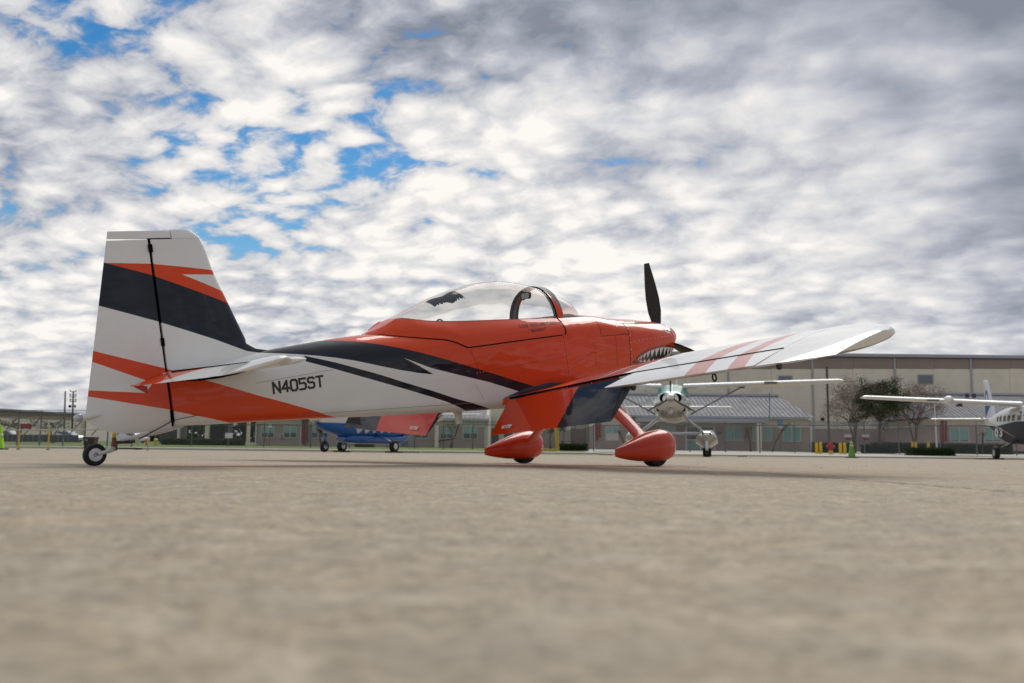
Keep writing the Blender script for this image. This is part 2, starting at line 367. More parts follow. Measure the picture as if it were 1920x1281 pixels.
def window_px(parent, x0, x1, y0, y1, Y, blind=.72, mull=1):
    """sliding window: frame, panes, sill; lower part unshaded"""
    fr = MB(); t = 1.1
    for q in ((x0-t, x1+t, y0-t, y0), (x0-t, x0, y0, y1), (x1, x1+t, y0, y1)): box_px(fr, *q, Y, .10, .06)
    w = fr.build('window', M_TRIM, parent)
    s_ = MB(); box_px(s_, x0-t*1.3, x1+t*1.3, y1, y1+t*1.2, Y, .16, .11); s_.build('sill', M_TRIM, w)
    for i in range(mull+1):
        a = x0+(x1-x0)*i/(mull+1); b = x0+(x1-x0)*(i+1)/(mull+1); ym = y0+(y1-y0)*blind
        p = MB(); box_px(p, a+.3, b-.3, y0, ym, Y, .04, .02); p.build('pane', M_PANE, w)
        if blind < 1: p = MB(); box_px(p, a+.3, b-.3, ym, y1, Y, .04, .018); p.build('pane', M_PANED, w)
    m_ = MB()
    for i in range(1, mull+1): box_px(m_, x0+(x1-x0)*i/(mull+1)-.5, x0+(x1-x0)*i/(mull+1)+.5, y0, y1, Y, .07, .05)
    m_.build('mullion', M_TRIM, w); return w
def metal_roof(parent, x0, x1, ye, yr, Y, run, hipL=0.0, hipR=0.0, step=.46, over=.5):
    """front slope from the eave (front) up to the ridge, back slope behind, standing seams on the front"""
    e = P((x0+x1)/2, ye, Y-over); r = P((x0+x1)/2, yr, Y+run); X0, X1 = P(x0, ye, Y-over).x, P(x1, ye, Y-over).x
    ze, zr = e.z, r.z; R0, R1 = X0+hipL, X1-hipR; yb = Y+2*run+over
    vs = [(X0, Y-over, ze), (X1, Y-over, ze), (R1, Y+run, zr), (R0, Y+run, zr), (X0, yb, ze), (X1, yb, ze)]
    o = mesh('roof', vs, [(0, 1, 2, 3), (4, 3, 2, 5), (0, 3, 4), (1, 5, 2), (0, 4, 5, 1)], M_ROOF, parent, False)
    sm = MB(); k = int((X1-X0)/step)
    for i in range(1, k):
        x = X0+i*step
        t0, t1 = 0.0, 1.0
        if x < R0: t1 = (x-X0)/max(hipL, .01)
        if x > R1: t1 = (X1-x)/max(hipR, .01)
        a = Vector((x, Y-over, ze+.03)); b = Vector((x, Y-over+(run+over)*t1, ze+(zr-ze)*t1+.03)); c = (a+b)/2; d_ = b-a
        sm.box(c, (.05, d_.length, .045), 0, math.atan2(d_.z, d_.y))
    q = sm.build('standing_seams', pmat('seam metal', (.24, .24, .245), .75, 0, spec=.2), o); q['kind'] = 'stuff'
    f = MB(); f.box(((X0+X1)/2, Y-over-.05, ze-.10), (X1-X0+.1, .12, .24)); f.build('fascia', M_FASC, o)
    c = MB(); c.box(((R0+R1)/2, Y+run, zr+.09), (R1-R0, .5, .22)); c.build('ridge_cap', M_RIDGE, o)
    return o
def downspout(parent, x, y0, y1, Y, w=2.2, mat=None):
    d_ = MB(); box_px(d_, x-w/2, x+w/2, y0, y1, Y, .12, .13); a = P(x, y1, Y); d_.box((a.x+.08, Y-.16, a.z+.05), (.25, .2, .12)); return d_.build('downspout', mat or M_TRIM, parent)
def red_riser(parent, xs, y0, y1, Y):
    for i, x in enumerate(xs):
        a, b = P(x, y0, Y-.3), P(x, y1-(6*i), Y-.3); t = MB(); t.tube([a, b], .09 if i else .13, 10); t.lathe([(.16, 0), (.16, .1)], b, (0, 0, 1), 10); t.build('fire_riser', M_REDP, parent, True, 40)

# ---- building on the left
DA = 92.0
g = thing('office_building', 'low tan building with grey metal roof behind the blue airplane', 'building', (XB(700, DA), DA, slope_z(DA)))
def kid(parent, obj): return obj
def at_parent(o, parent):
    o.parent = parent; o.matrix_parent_inverse = parent.matrix_world.inverted(); return o
bpy.context.view_layer.update()
def rooted(fn_objs, root):
    """children built in world coordinates hang under a root placed at the thing's base"""
    bpy.context.view_layer.update(); inv = Matrix.Translation(root.location).inverted()
    for o in fn_objs: o.matrix_parent_inverse = inv
def finish(root):
    inv = (Matrix.Translation(root.location) @ root.rotation_euler.to_matrix().to_4x4()).inverted()
    for c in root.children: c.matrix_parent_inverse = inv
    return root
w = MB(); box_px(w, 480, 911, 797.5, 840, DA, 14); w.build('wall', M_TAUPE, g)
w = MB(); box_px(w, 480, 911, 780, 797.5, DA, 14, .02); w.build('upper_wall', M_CREAM, g)
w = MB(); a, b = P(911, 840, DA), P(940, 840, DA); zt_, zp = P(911, 783, DA).z, P(925, 752, DA+6).z
w.raw([(a.x, DA+.1, a.z), (a.x+.25, DA+.1, a.z), (a.x+.25, DA+14, a.z), (a.x, DA+14, a.z), (a.x, DA+.1, zt_), (a.x+.25, DA+.1, zt_), (a.x+.25, DA+7, zp), (a.x, DA+7, zp), (a.x, DA+14, zt_), (a.x+.25, DA+14, zt_)],
      [(0, 1, 5, 4), (1, 2, 9, 6, 5), (0, 4, 7, 8, 3), (2, 3, 8, 9), (4, 5, 6, 7), (7, 6, 9, 8), (0, 3, 2, 1)]); w.build('gable_wall', M_CREAM, g)
metal_roof(g, 476, 916, 783, 752, DA, 7)
for x0, x1, y0, y1 in ((491, 513.5, 800, 820.5), (533, 556, 800, 820.5), (585, 608, 800, 821), (779, 803, 803, 822), (826, 848.5, 804, 822), (869, 895, 800, 822.5)): window_px(g, x0, x1, y0, y1, DA, .58)
w = MB(); box_px(w, 753, 765, 804, 839, DA, .1, .03); dr = w.build('door', pmat('door teal grey', (.14, .19, .19), .5), g); w = MB(); box_px(w, 762, 763, 821, 823, DA, .1, .08); w.build('door_handle', M_ALU, dr)
for x in (750.5, 820.5): w = MB(); box_px(w, x-(1.5 if x < 800 else 3.5), x+(1.5 if x < 800 else 3.5), 797.5, 840, DA, .5, 1.2); w.build('porch_column', M_CREAM, g)
for x, y1 in ((480.5, 834), (564.5, 835.5), (910, 840)): downspout(g, x, 785, y1, DA)
red_riser(g, (569, 575), 787, 832, DA)
w = MB(); box_px(w, 524, 528.5, 816.5, 822, DA, .3, .3); w.build('meter_box', M_FASC, g)
finish(g)
# ---- middle building
DB = 95.0
g = thing('terminal_building', 'low building with grey standing-seam roof and teal windows behind the floatplane', 'building', (XB(1320, DB), DB, slope_z(DB)))
w = MB(); box_px(w, 1116, 1522, 799, 846, DB, 14); w.build('wall', M_TAUPE, g)
w = MB(); box_px(w, 1116, 1522, 782, 799, DB, 14, .02); w.build('upper_wall', M_CREAM, g)
metal_roof(g, 1110, 1527, 780.5, 741.5, DB, 7, 2.2, 1.5)
w = MB(); box_px(w, 1190, 1440, 785, 792.5, DB-2.6, 2.4); w.build('porch_fascia', M_FASC, g)
for x in (1196, 1424): w = MB(); box_px(w, x-4, x+4, 792.5, 846.5, DB-2.6, .5); w.build('porch_column', M_CREAM, g)
for x0, x1, y0, y1, bl in ((1136, 1160, 800.5, 812, 1), (1238, 1266, 800, 825, 1), (1361, 1391.5, 800.5, 825.5, 1), (1412, 1446, 801, 826.5, 1), (1469, 1500, 801.5, 827, 1)): window_px(g, x0, x1, y0, y1, DB, bl)
w = MB(); box_px(w, 1136, 1160, 812, 826, DB, .06, .03); w.build('wall_panel', M_TRIM, g)
fr = MB()
for q in ((1285, 1341, 797.5, 801), (1285, 1288, 801, 843), (1338, 1341, 801, 843), (1311.5, 1314.5, 801, 843), (1288, 1338, 824, 826)): box_px(fr, *q, DB, .12, .07)
dr = fr.build('glass_door', M_TRIM, g)
for q in ((1288.3, 1311.3, 801.2, 823.8), (1314.7, 1337.7, 801.2, 823.8), (1288.3, 1311.3, 826.2, 843), (1314.7, 1337.7, 826.2, 843)): w = MB(); box_px(w, *q, DB, .05, .02); w.build('pane', M_PANE if q[2] > 820 else MATS['dark glass'], dr)
for x in (1279, 1348): w = MB(); a = P(x, 812, DB-.02); w.lathe([(.18, 0), (.2, .06), (.0, .08)], a, (0, -1, 0), 14); w.build('porthole_light', pmat('light blue grey', (.10, .13, .17), .4), g, True, 40)
downspout(g, 1520.5, 786, 845, DB, 4.2); red_riser(g, (1118.5, 1124.5), 785, 826, DB); downspout(g, 1113.5, 797, 842, DB, 3)
w = MB(); a = P(1519, 787, DB-.6); w.lathe([(0, -.2), (.14, -.17), (.2, -.05), (.2, .05), (.1, .15)], a, (0, 0, 1), 12); w.build('camera_dome', M_TRIM, g, True)
w = MB(); a = P(1443, 784, DB-3); w.tube([a, P(1443, 737, DB-3)], .05, 6); w.build('flag_rod', pmat('blue grey pole', (.10, .16, .24), .5), g)
for x in (1396, 1218): w = MB(); box_px(w, x-2, x+2, 739, 744, DB+5, .4); w.build('roof_vent', M_FASC, g)
finish(g)
# ---- right building
g = thing('annex_building', 'low building with grey ribbed roof at the right edge behind the grey-bellied airplane', 'building', (XB(1850, DB), DB, slope_z(DB)))
w = MB(); box_px(w, 1762, 2010, 799, 846, DB, 14); w.build('wall', M_TAUPE, g)
w = MB(); box_px(w, 1762, 2010, 785, 799, DB, 14, .02); w.build('upper_wall', M_CREAM, g)
metal_roof(g, 1742, 2025, 783, 741, DB, 7, 2.0, 1.5)
for x0, x1 in ((1781.5, 1815.5), (1846, 1876), (1912, 1940)): window_px(g, x0, x1, 802.5, 827.5, DB, .93)
red_riser(g, (1767, 1774), 789, 833, DB)
for x in (1815, 1828): w = MB(); box_px(w, x-2, x+2, 738, 746, DB+5, .4); w.build('roof_vent', pmat('vent dark', (.05, .06, .07), .6), g)
finish(g)
# ---- hangar: tilt-up panels
DH = 112.0
g = thing('hangar', 'tall cream hangar with a brown band under the roof, behind the low buildings', 'hangar', (XB(1500, DH), DH, slope_z(DH)))
seam = [1068, 1135, 1210, 1285, 1365, 1447, 1524, 1600.5, 1680, 1752, 1823.5, 1895, 1968, 2045]
w = MB(); box_px(w, 1066, 2047, 672, 846, DH+.25, 40); w.build('core_wall', M_GAP, g)
ztop = lambda px: 667.6-(px-1680)*.0085
for a, b in zip(seam, seam[1:]):
    for y0, y1, mt in ((None, 691.5, M_BROWN), (691.9, 804.5, M_CREAM), (804.9, 848, M_TAUPE)):
        p = MB(); box_px(p, a+.25, b-.25, 669 if y0 is None else y0, y1, DH, .22); p.build('wall_panel', mt, g)
w = MB(); box_px(w, 1060, 2055, 662.3, 668.2, DH-.4, 41); w.build('roof_edge', M_FASC, g)
w = MB(); box_px(w, 1060, 2055, 668.2, 669.6, DH-.2, .5); w.build('eave_shade_strip', pmat('eave shade dark', (.02, .02, .02), .7), g)  # shade under the roof edge, painted as a near-black strip
for x in (1524.5, 1680, 1823.5, 1366): downspout(g, x, 669.5, 846, DH, 3.6, M_FASC)
w = MB(); box_px(w, 1550.6, 1554.2, 688, 842, DH, .06, .05); w.build('rain_stain', M_STAIN, g)
for x0, x1, y0, y1 in ((1722, 1747.5, 704, 719.5), (1460.5, 1484, 706, 719)):
    w = MB(); box_px(w, x0-1.6, x1+1.6, y0-2, y1+1.5, DH, .12, .1); v_ = w.build('louver', pmat('louver frame', (.42, .41, .37), .7), g)
    for i in range(6):
        w = MB(); yy = y0+(y1-y0)*i/6; box_px(w, x0, x1, yy+.2, yy+(y1-y0)/6-.2, DH, .1, .16); w.build('slat', pmat('louver slat', (.20, .22, .25), .6), v_)
w = MB(); a = P(1542, 786, DH-.1); w.lathe([(.2, 0), (.22, .15), (.0, .2)], a, (0, -1, 0), 12); w.build('wall_lamp', M_BLK, g, True, 40)
finish(g)
# ---- service block between office and hangar
DS = 104.0
g = thing('service_block', 'cream wall with dark grey doors between the tan building and the yellow frame', 'building', (XB(1000, DS), DS, slope_z(DS)))
w = MB(); box_px(w, 905, 1070, 765, 842, DS, 10); w.build('wall', M_CREAM, g)
w = MB(); box_px(w, 985, 1070, 806, 842, DS, .2, .06); w.build('lower_wall', M_TAUPE, g)
for x0, x1, y0 in ((922, 935, 803), (945, 961, 806), (965, 981, 806)):
    w = MB(); box_px(w, x0, x1, y0, 841, DS, .12, .06); d_ = w.build('door', M_DOOR, g)
    for k in range(4): w = MB(); yy = y0+1+(839-y0)*k/4; box_px(w, x0+.8, x1-.8, yy, yy+(839-y0)/4-1, DS, .05, .09); w.build('door_panel', pmat('door leaf', (.10, .105, .115), .55), d_)
finish(g)
# ---- far left warehouse
g = thing('warehouse', 'long beige warehouse with brown upper band at the far left', 'building', (XB(40, 150), 150, .4))
def slab(name, x0, x1, ytl, ytr, ybl, ybr, Y0, Y1, mat, th=.4):
    a, b, c, d_ = P(x0, ytl, Y0), P(x1, ytr, Y1), P(x1, ybr, Y1), P(x0, ybl, Y0)
    n_ = Vector((0, th, 0)); m_ = MB(); m_.hexa([d_, c, c+n_, d_+n_, a, b, b+n_, a+n_]); return m_.build(name, mat, g)
slab('upper_band', -150, 157, 758, 776.5, 778, 790, 140, 175, pmat('tan band', (.33, .25, .185), .85, var=.06, vscale=.3)); slab('wall', -150, 157, 778.2, 790.2, 840, 838, 140, 175, M_CREAM, .3)
a, b, e_ = P(-150, 757, 139.5), P(157, 775.5, 174.5), Vector((0, 45, -.5))
w = MB(); w.hexa([a+Vector((0, 0, -.3)), b+Vector((0, 0, -.3)), b+e_, a+e_, a, b, b+e_+Vector((0, 0, .3)), a+e_+Vector((0, 0, .3))]); w.build('roof', M_ROOF, g)
a, b = P(157, 776.5, 175), P(157, 838, 175); w = MB(); w.hexa([(b.x, 175, b.z), (b.x+.4, 175, b.z), (b.x+.4, 205, b.z), (b.x, 205, b.z), (a.x, 175, a.z), (a.x+.4, 175, a.z), (a.x+.4, 205, a.z), (a.x, 205, a.z)]); w.build('end_wall', M_CREAM, g)
finish(g)
# ---- open pavilion with cream columns
g = thing('pavilion', 'open pavilion with cream columns and dark inside beyond the long hedge', 'pavilion', (XB(400, 105), 105, .45))
for x, wd in ((335, 4.5), (388, 7), (465, 5)):
    w = MB(); box_px(w, x-wd/2, x+wd/2, 770, 836, 100, .4); w.build('column', M_CREAM, g)
w = MB(); box_px(w, 318, 420, 768, 775, 99, 12); w.build('roof', M_ROOF, g)
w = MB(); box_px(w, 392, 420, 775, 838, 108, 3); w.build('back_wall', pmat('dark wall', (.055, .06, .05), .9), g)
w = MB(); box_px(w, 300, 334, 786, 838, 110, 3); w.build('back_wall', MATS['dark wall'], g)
finish(g)

# loose grit on the concrete
gt = MB(); gr_ = random.Random(5)
for i in range(1500):
    y = 1.2+gr_.random()**1.5*16; x = gr_.uniform(-.62, .62)*y; s_ = gr_.choice((.0012, .0016, .002, .003))*(.7+gr_.random())*(1 if y < 8 else 1.8)
    p = Vector((x, y, 0)); a = gr_.uniform(0, 6.28); gt.raw([p+Vector((math.cos(a+t)*s_*k, math.sin(a+t)*s_*k, 0)) for t, k in ((0, 1), (1.6, .8), (3.1, 1.1), (4.7, .9))]+[p+Vector((0, 0, s_*.8))], [(0, 1, 4), (1, 2, 4), (2, 3, 4), (3, 0, 4)])
o = gt.build('loose_grit', pmat('grit', (.22, .185, .145), .9, var=.5, vscale=40)); o['kind'] = 'stuff'; tag(o, 'loose dark grit scattered over the concrete apron', 'grit')
# ================================================================ the sport airplane (body axes: x forward, y left, z up; built in place)
YAW, BPITCH, AX, AY = R(42.9412), R(10.6278), .73965, 9.19873
plane = thing('sport_airplane', 'orange, white and black low-wing sport airplane with shark mouth, parked in the foreground', 'airplane', (AX, AY, 0), (0, -BPITCH, YAW))
cb, sb = math.cos(BPITCH), math.sin(BPITCH)
def g2b(gx, y, gz): return (gx*cb+gz*sb, y, -gx*sb+gz*cb)

# ---- livery: colour bands over the side view (x, z)
def pl(n, x, pts):
    out = None
    for (x0, z0), (x1, z1) in zip(pts, pts[1:]):
        s = n.maprange(x, x0, x1, 0.0, z1-z0)
        out = n.math('ADD', s, pts[0][1] if out is None else out)
    return out
def band(n, x, z, up, lo, x0, x1):
    m = n.math('MULTIPLY', n.math('GREATER_THAN', x, x0), n.math('LESS_THAN', x, x1))
    if up: m = n.math('MULTIPLY', m, n.math('LESS_THAN', z, pl(n, x, up)))
    if lo: m = n.math('MULTIPLY', m, n.math('GREATER_THAN', z, pl(n, x, lo)))
    return m
ORANGE, RED, BLACK, WHITE = (.80, .070, .006, 1), (.50, .020, .005, 1), (.012, .015, .022, 1), (.86, .85, .81, 1)
def paint_mat(name, fn, wave=.75, coat=.75):
    m = bpy.data.materials.new(name); m.use_nodes = True; n = NT(m.node_tree); b = n.n['Principled BSDF']
    tc = n.add('ShaderNodeTexCoord'); s = n.sep(tc.outputs['Object'])
    col = fn(n, s[0], n.math('ABSOLUTE', s[1]), s[2])
    vec = tc.outputs['Object']
    dirt = n.maprange(n.noise(vec, 3.0, 6, .65), .35, .75, 1.0, .93)
    mm = n.add('ShaderNodeVectorMath', operation='SCALE'); n.l.new(col, mm.inputs[0]); n.l.new(dirt, mm.inputs['Scale'])
    n.l.new(mm.outputs[0], b.inputs['Base Color'])
    b.inputs['Roughness'].default_value = .42; b.inputs['Coat Weight'].default_value = coat; b.inputs['Coat Roughness'].default_value = .03
    b.inputs['Specular IOR Level'].default_value = .12
    if wave:
        bp = n.add('ShaderNodeBump'); bp.inputs['Strength'].default_value = wave; bp.inputs['Distance'].default_value = .02
        n.l.new(n.noise(n.vmath('MULTIPLY', vec, (.8, 1.0, 2.2)), 4.0, 1.5, .45), bp.inputs['Height'])
        n.l.new(bp.outputs[0], b.inputs['Coat Normal'])
        bp2 = n.add('ShaderNodeBump'); bp2.inputs['Strength'].default_value = wave*.4; bp2.inputs['Distance'].default_value = .02
        n.l.new(n.noise(vec, 4.2, 1.5, .45), bp2.inputs['Height']); n.l.new(bp2.outputs[0], b.inputs['Normal'])
    return m
OR_LOW = [(-2.832, 1.519), (-2.755, 1.508), (-2.66, 1.490), (-2.562, 1.467), (-2.461, 1.439), (-2.298, 1.389), (-2.083, 1.319), (-1.785, 1.212), (-1.439, 1.084), (-1.168, .983), (-.909, .889), (-.4, .70)]
B1_LOW = [(-3.6, 1.52), (-3.35, 1.473), (-3.139, 1.437), (-3.003, 1.409), (-2.853, 1.374), (-2.7, 1.332), (-2.493, 1.265), (-2.332, 1.215), (-2.161, 1.169), (-2.013, 1.137)]
B1_N = [(-2.279, 1.305), (-2.037, 1.195), (-1.796, 1.113), (-1.447, 1.0), (-1.09, .865), (-.7, .72)]
NOTCH = [(-2.279, 1.305), (-2.154, 1.229), (-2.013, 1.137)]
B2_UP = [(-3.095, 1.42), (-2.863, 1.337), (-2.709, 1.277), (-2.501, 1.196), (-2.285, 1.104), (-2.055, 1.012), (-1.814, .91), (-1.482, .788), (-1.3, .72)]
B2_LO = [(-3.095, 1.374), (-2.911, 1.302), (-2.715, 1.223), (-2.507, 1.14), (-2.289, 1.053), (-2.059, .96), (-1.916, .90), (-1.787, .838), (-1.62, .76), (-1.3, .60)]
def livery_body(n, x, y, z):
    c = n.mix(0.0, WHITE, WHITE)
    red = band(n, x, z, [(-4.7, 1.60), (-4.039, 1.40), (-3.807, 1.315), (-3.506, 1.179), (-3.314, 1.10), (-3.14, 1.025), (-2.975, .951), (-2.811, .895), (-2.7, .85)],
               [(-4.63, 1.327), (-4.141, 1.171), (-3.948, 1.097), (-3.64, .985), (-3.4, .90)], -4.7, -2.7)
    c = n.mix(red, c, ORANGE)
    # black: stripe, swoosh with its notch
    c = n.mix(band(n, x, z, B2_UP, B2_LO, -3.095, -1.3), c, BLACK)
    c = n.mix(band(n, x, z, [(-3.7, 2.0), (-2.85, 2.0)], B1_LOW, -3.6, -2.85), c, BLACK)
    c = n.mix(band(n, x, z, OR_LOW, B1_LOW, -2.86, -2.279), c, BLACK)
    c = n.mix(band(n, x, z, OR_LOW, B1_N, -2.2795, -.5), c, BLACK)
    c = n.mix(band(n, x, z, NOTCH, B1_LOW, -2.2795, -2.013), c, BLACK)
    c = n.mix(band(n, x, z, None, OR_LOW, -2.835, 3), c, ORANGE)
    return c
def livery_fin(n, x, y, z):
    c = n.mix(0.0, WHITE, WHITE)
    c = n.mix(band(n, x, z, [(-4.7, 2.21), (-4.419, 2.195), (-4.113, 2.175), (-3.664, 2.113), (-3.5, 2.09)], [(-4.7, 2.0), (-3.4, 1.80)], -4.7, -3.4), c, ORANGE)
    c = n.mix(band(n, x, z, [(-3.901, 2.090), (-3.5, 2.073)], [(-3.901, 2.090), (-3.603, 1.955), (-3.5, 1.905)], -3.901, -3.4), c, WHITE)
    c = n.mix(band(n, x, z, [(-4.7, 2.29), (-4.394, 2.191), (-4.123, 2.1), (-3.581, 1.868), (-3.3, 1.748)], [(-4.7, 1.995), (-4.486, 1.914), (-4.126, 1.779), (-3.714, 1.608), (-3.483, 1.503), (-3.2, 1.44)], -4.7, -3.0), c, BLACK)
    c = n.mix(band(n, x, z, [(-4.7, 1.675), (-4.559, 1.62), (-4.105, 1.447), (-3.92, 1.376), (-3.85, 1.34)], [(-4.7, 1.10), (-3.85, 1.10)], -4.7, -3.85), c, ORANGE)
    c = n.mix(band(n, x, z, [(-4.7, 1.612), (-4.575, 1.551), (-4.201, 1.359)], [(-4.7, 1.38), (-4.621, 1.365), (-4.258, 1.297), (-4.201, 1.359)], -4.7, -4.201), c, WHITE)
    c = n.mix(band(n, x, z, [(-4.35, 1.364), (-4.263, 1.350), (-4.24, 1.338)], [(-4.35, 1.364), (-4.258, 1.297), (-4.24, 1.29)], -4.35, -4.24), c, RED)
    c = n.mix(band(n, x, z, [(-4.7, 1.35), (-4.628, 1.327), (-4.141, 1.171), (-3.85, 1.07)], None, -4.7, -3.85), c, WHITE)
    return c
def livery_wing(n, x, y, z):
    c = n.mix(0.0, (.80, .80, .79, 1), (.80, .80, .79, 1))
    # y boundaries drift outboard towards the trailing edge
    dy = n.math('MULTIPLY', n.math('ADD', x, 1.3), .38)
    yy = n.math('ADD', y, n.math('MAXIMUM', n.math('MULTIPLY', dy, .25), dy))
    yy = n.math('ADD', y, n.math('MULTIPLY', n.math('MINIMUM', n.math('ADD', x, 1.3), .0), .38))
    def yb(a, b): return n.math('MULTIPLY', n.math('GREATER_THAN', yy, a), n.math('LESS_THAN', yy, b))
    PINK = (.56, .20, .16, 1)
    c = n.mix(yb(2.43, 2.60), c, PINK); c = n.mix(yb(2.77, 2.90), c, PINK)
    root = n.math('LESS_THAN', y, pl(n, x, [(-1.75, 1.62), (-1.3, 1.70), (-.9, 1.80), (-.5, 1.74), (-.2, 1.62)]))
    c = n.mix(root, c, (.33, .016, .008, 1))
    lin = pl(n, x, [(-1.34, 1.40), (-1.15, 1.44), (-.8, 1.40), (-.5, 1.22), (-.2, .9)])
    dl = n.math('SUBTRACT', y, lin)
    c = n.mix(n.math('MULTIPLY', n.math('GREATER_THAN', dl, 0.0), n.math('LESS_THAN', dl, pl(n, x, [(-1.34, .004), (-.9, .05), (-.2, .05)]))), c, (.72, .70, .68, 1))
    c = n.mix(n.math('LESS_THAN', y, pl(n, x, [(-1.34, 1.16), (-.9, 1.0), (-.2, .8)])), c, ORANGE)
    bl = pl(n, x, [(-1.34, .62), (-1.1, .78), (-.85, .74), (-.55, .55), (-.4, .40)])
    db = n.math('SUBTRACT', bl, y)
    c = n.mix(n.math('MULTIPLY', n.math('GREATER_THAN', db, 0.0), n.math('LESS_THAN', db, pl(n, x, [(-1.34, .16), (-1.0, .16), (-.5, .03)]))), c, BLACK)
    return c
def livery_flap(n, x, y, z):
    c = n.mix(0.0, ORANGE, (.50, .022, .006, 1)); c.node.inputs[0].default_value = .55
    edge = pl(n, z, [(.55, 1.22), (1.0, 1.32)])
    return n.mix(n.math('GREATER_THAN', y, edge), c, BLACK)
M_BODY = paint_mat('livery body', livery_body); M_FIN = paint_mat('livery fin', livery_fin, .14)
M_WING = paint_mat('livery wing', livery_wing, 0, .45); M_FLAP = paint_mat('livery flap', livery_flap, .10)
M_OR = paint_mat('orange paint', lambda n, x, y, z: n.mix(0.0, ORANGE, ORANGE), .3)
M_PANT = paint_mat('wheel pant paint', lambda n, x, y, z: n.mix(0.0, (.66, .048, .008, 1), ORANGE), .05)
M_WHITE = paint_mat('white paint', lambda n, x, y, z: n.mix(0.0, WHITE, WHITE), 0)
M_ELEV = paint_mat('elevator paint', lambda n, x, y, z: n.mix(n.math('LESS_THAN', y, pl(n, x, [(-4.5, .36), (-4.1, .50), (-3.9, .62)])), WHITE, ORANGE), .05)

# ---- fuselage
xs = sorted(set([r[0] for r in FUS]+[-4.085+i*.08 for i in range(69) if -4.085+i*.08 < 1.36]+[1.3, 1.32, 1.35, 1.362, 1.385, 1.39]))
def ring3(x, off=0.0):
    h = fus_ring(x)
    return [(x, -y, z) for y, z in h]+[(x, y, z) for y, z in h[-2:0:-1]]
vs, fs = loft([ring3(x) for x in xs])
fus = mesh('fuselage', vs, fs, [M_BODY, M_DARKIN], plane, True, 50)
for p_ in fus.data.polygons:
    c_ = p_.center
    if -2.12 < c_.x < -.5 and c_.z > 1.38 and abs(c_.y) < .27: p_.material_index = 1
    if -.5 <= c_.x < -.02 and c_.z > 1.42 and abs(c_.y) < .25: p_.material_index = 1
BV = BVHTree.FromPolygons([Vector(v) for v in vs], fs)
def on_side(x, z, off=.002, side=-1):
    """point on the skin, reached from the right (side=-1) or left"""
    h = BV.ray_cast(Vector((x, side*3, z)), Vector((0, -side, 0)))
    if h[0] is None: return Vector((x, 0, z))
    return h[0]+h[1]*off*(1 if h[1].y*side > 0 else -1)
def skin_line(name, pts, w, mat, parent, off=.0015, dens=.03):
    """a thin strip laid on the skin through (x, z) points"""
    L = []
    for (x0, z0), (x1, z1) in zip(pts, pts[1:]):
        k = max(1, int(math.hypot(x1-x0, z1-z0)/dens))
        L += [(x0+(x1-x0)*i/k, z0+(z1-z0)*i/k) for i in range(k)]
    L.append(pts[-1]); q = [on_side(x, z, off) for x, z in L]; vs = []; nrm = Vector((0, -1, 0))
    for i, p in enumerate(q):
        t = (q[min(i+1, len(q)-1)]-q[max(i-1, 0)]).normalized(); hit = BV.find_nearest(p); nn = hit[1] if hit[1].y < 0 else -hit[1]
        s_ = t.cross(nn).normalized()*w/2; vs += [p+s_, p-s_]
    return mesh(name, vs, [(2*i, 2*i+1, 2*i+3, 2*i+2) for i in range(len(q)-1)], mat, parent, False)
# rivets and screws, one joined part
rv = MB(); sc = MB(); ro = MB()
def dome(mb, p, r, h, n=6):
    hit = BV.find_nearest(p); nn = hit[1]
    if (p-Vector((p.x, 0, 1.1))).dot(nn) < 0: nn = -nn
    a = nn.orthogonal().normalized(); b_ = nn.cross(a)
    vs = [hit[0]+(a*math.cos(6.283*k/n)+b_*math.sin(6.283*k/n))*r for k in range(n)]+[hit[0]+(a*math.cos(6.283*k/n)+b_*math.sin(6.283*k/n))*r*.6+nn*h*.8 for k in range(n)]+[hit[0]+nn*h]
    mb.raw(vs, [(k, (k+1) % n, n+(k+1) % n, n+k) for k in range(n)]+[(n+k, n+(k+1) % n, 2*n) for k in range(n)])
def rivets(pts, step, r=.0042, h=.0019, mb=rv):
    for (x0, z0), (x1, z1) in zip(pts, pts[1:]):
        k = max(1, int(math.hypot(x1-x0, z1-z0)/step))
        for i in range(k): dome(mb, on_side(x0+(x1-x0)*i/k, z0+(z1-z0)*i/k), r, h)
for ln in ([(-1.62, 1.305), (-.52, 1.315)], [(-1.57, 1.095), (-.5, 1.115)], [(-1.63, 1.30), (-1.55, .87)], [(-1.61, 1.30), (-1.53, .87)], [(-.52, 1.31), (-.49, .9)], [(-.49, 1.31), (-.46, .9)],
           [(-1.08, 1.3), (-1.06, .95)], [(-.78, 1.3), (-.77, .98)], [(-.09, 1.26), (-.09, .9)], [(-.44, 1.02), (-.1, 1.14)], [(.0, 1.28), (.0, .9)], [(.04, 1.28), (.04, .9)], [(-2.9, 1.30), (-1.65, 1.318)],
           [(-3.4, 1.29), (-2.9, 1.30)], [(-2.28, 1.3), (-2.24, .95)], [(-2.9, 1.0), (-1.6, .86)]): rivets(ln, .032, .0058, .0028, ro) if ln[0][0] > -1.2 or ln in ([(-1.62, 1.305), (-.52, 1.315)],) or (ln[0][0] > -1.58 and ln[0][1] > 1.05 and ln[1][1] > 1.05) else rivets(ln, .032)
rivets([(-3.97, 1.36), (-3.97, 1.12), (-3.9, 1.1)], .03); rivets([(-3.88, 1.36), (-3.88, 1.1)], .05)
o = rv.build('rivets', M_BODY, fus, True); o['kind'] = 'stuff'
o = ro.build('rivets', pmat('rivet orange', (.92, .16, .03), .25, coat=1), fus, True); o['kind'] = 'stuff'
M_SCREW = pmat('steel screw', (.75, .68, .55), .3, 1.0)
rivets([(.465, 1.30), (.465, .88)], .062, .0065, .002, sc); rivets([(.53, 1.165), (1.30, 1.168)], .068, .006, .002, sc); rivets([(.30, 1.335), (.30, 1.336)], 1, .009, .004, sc)
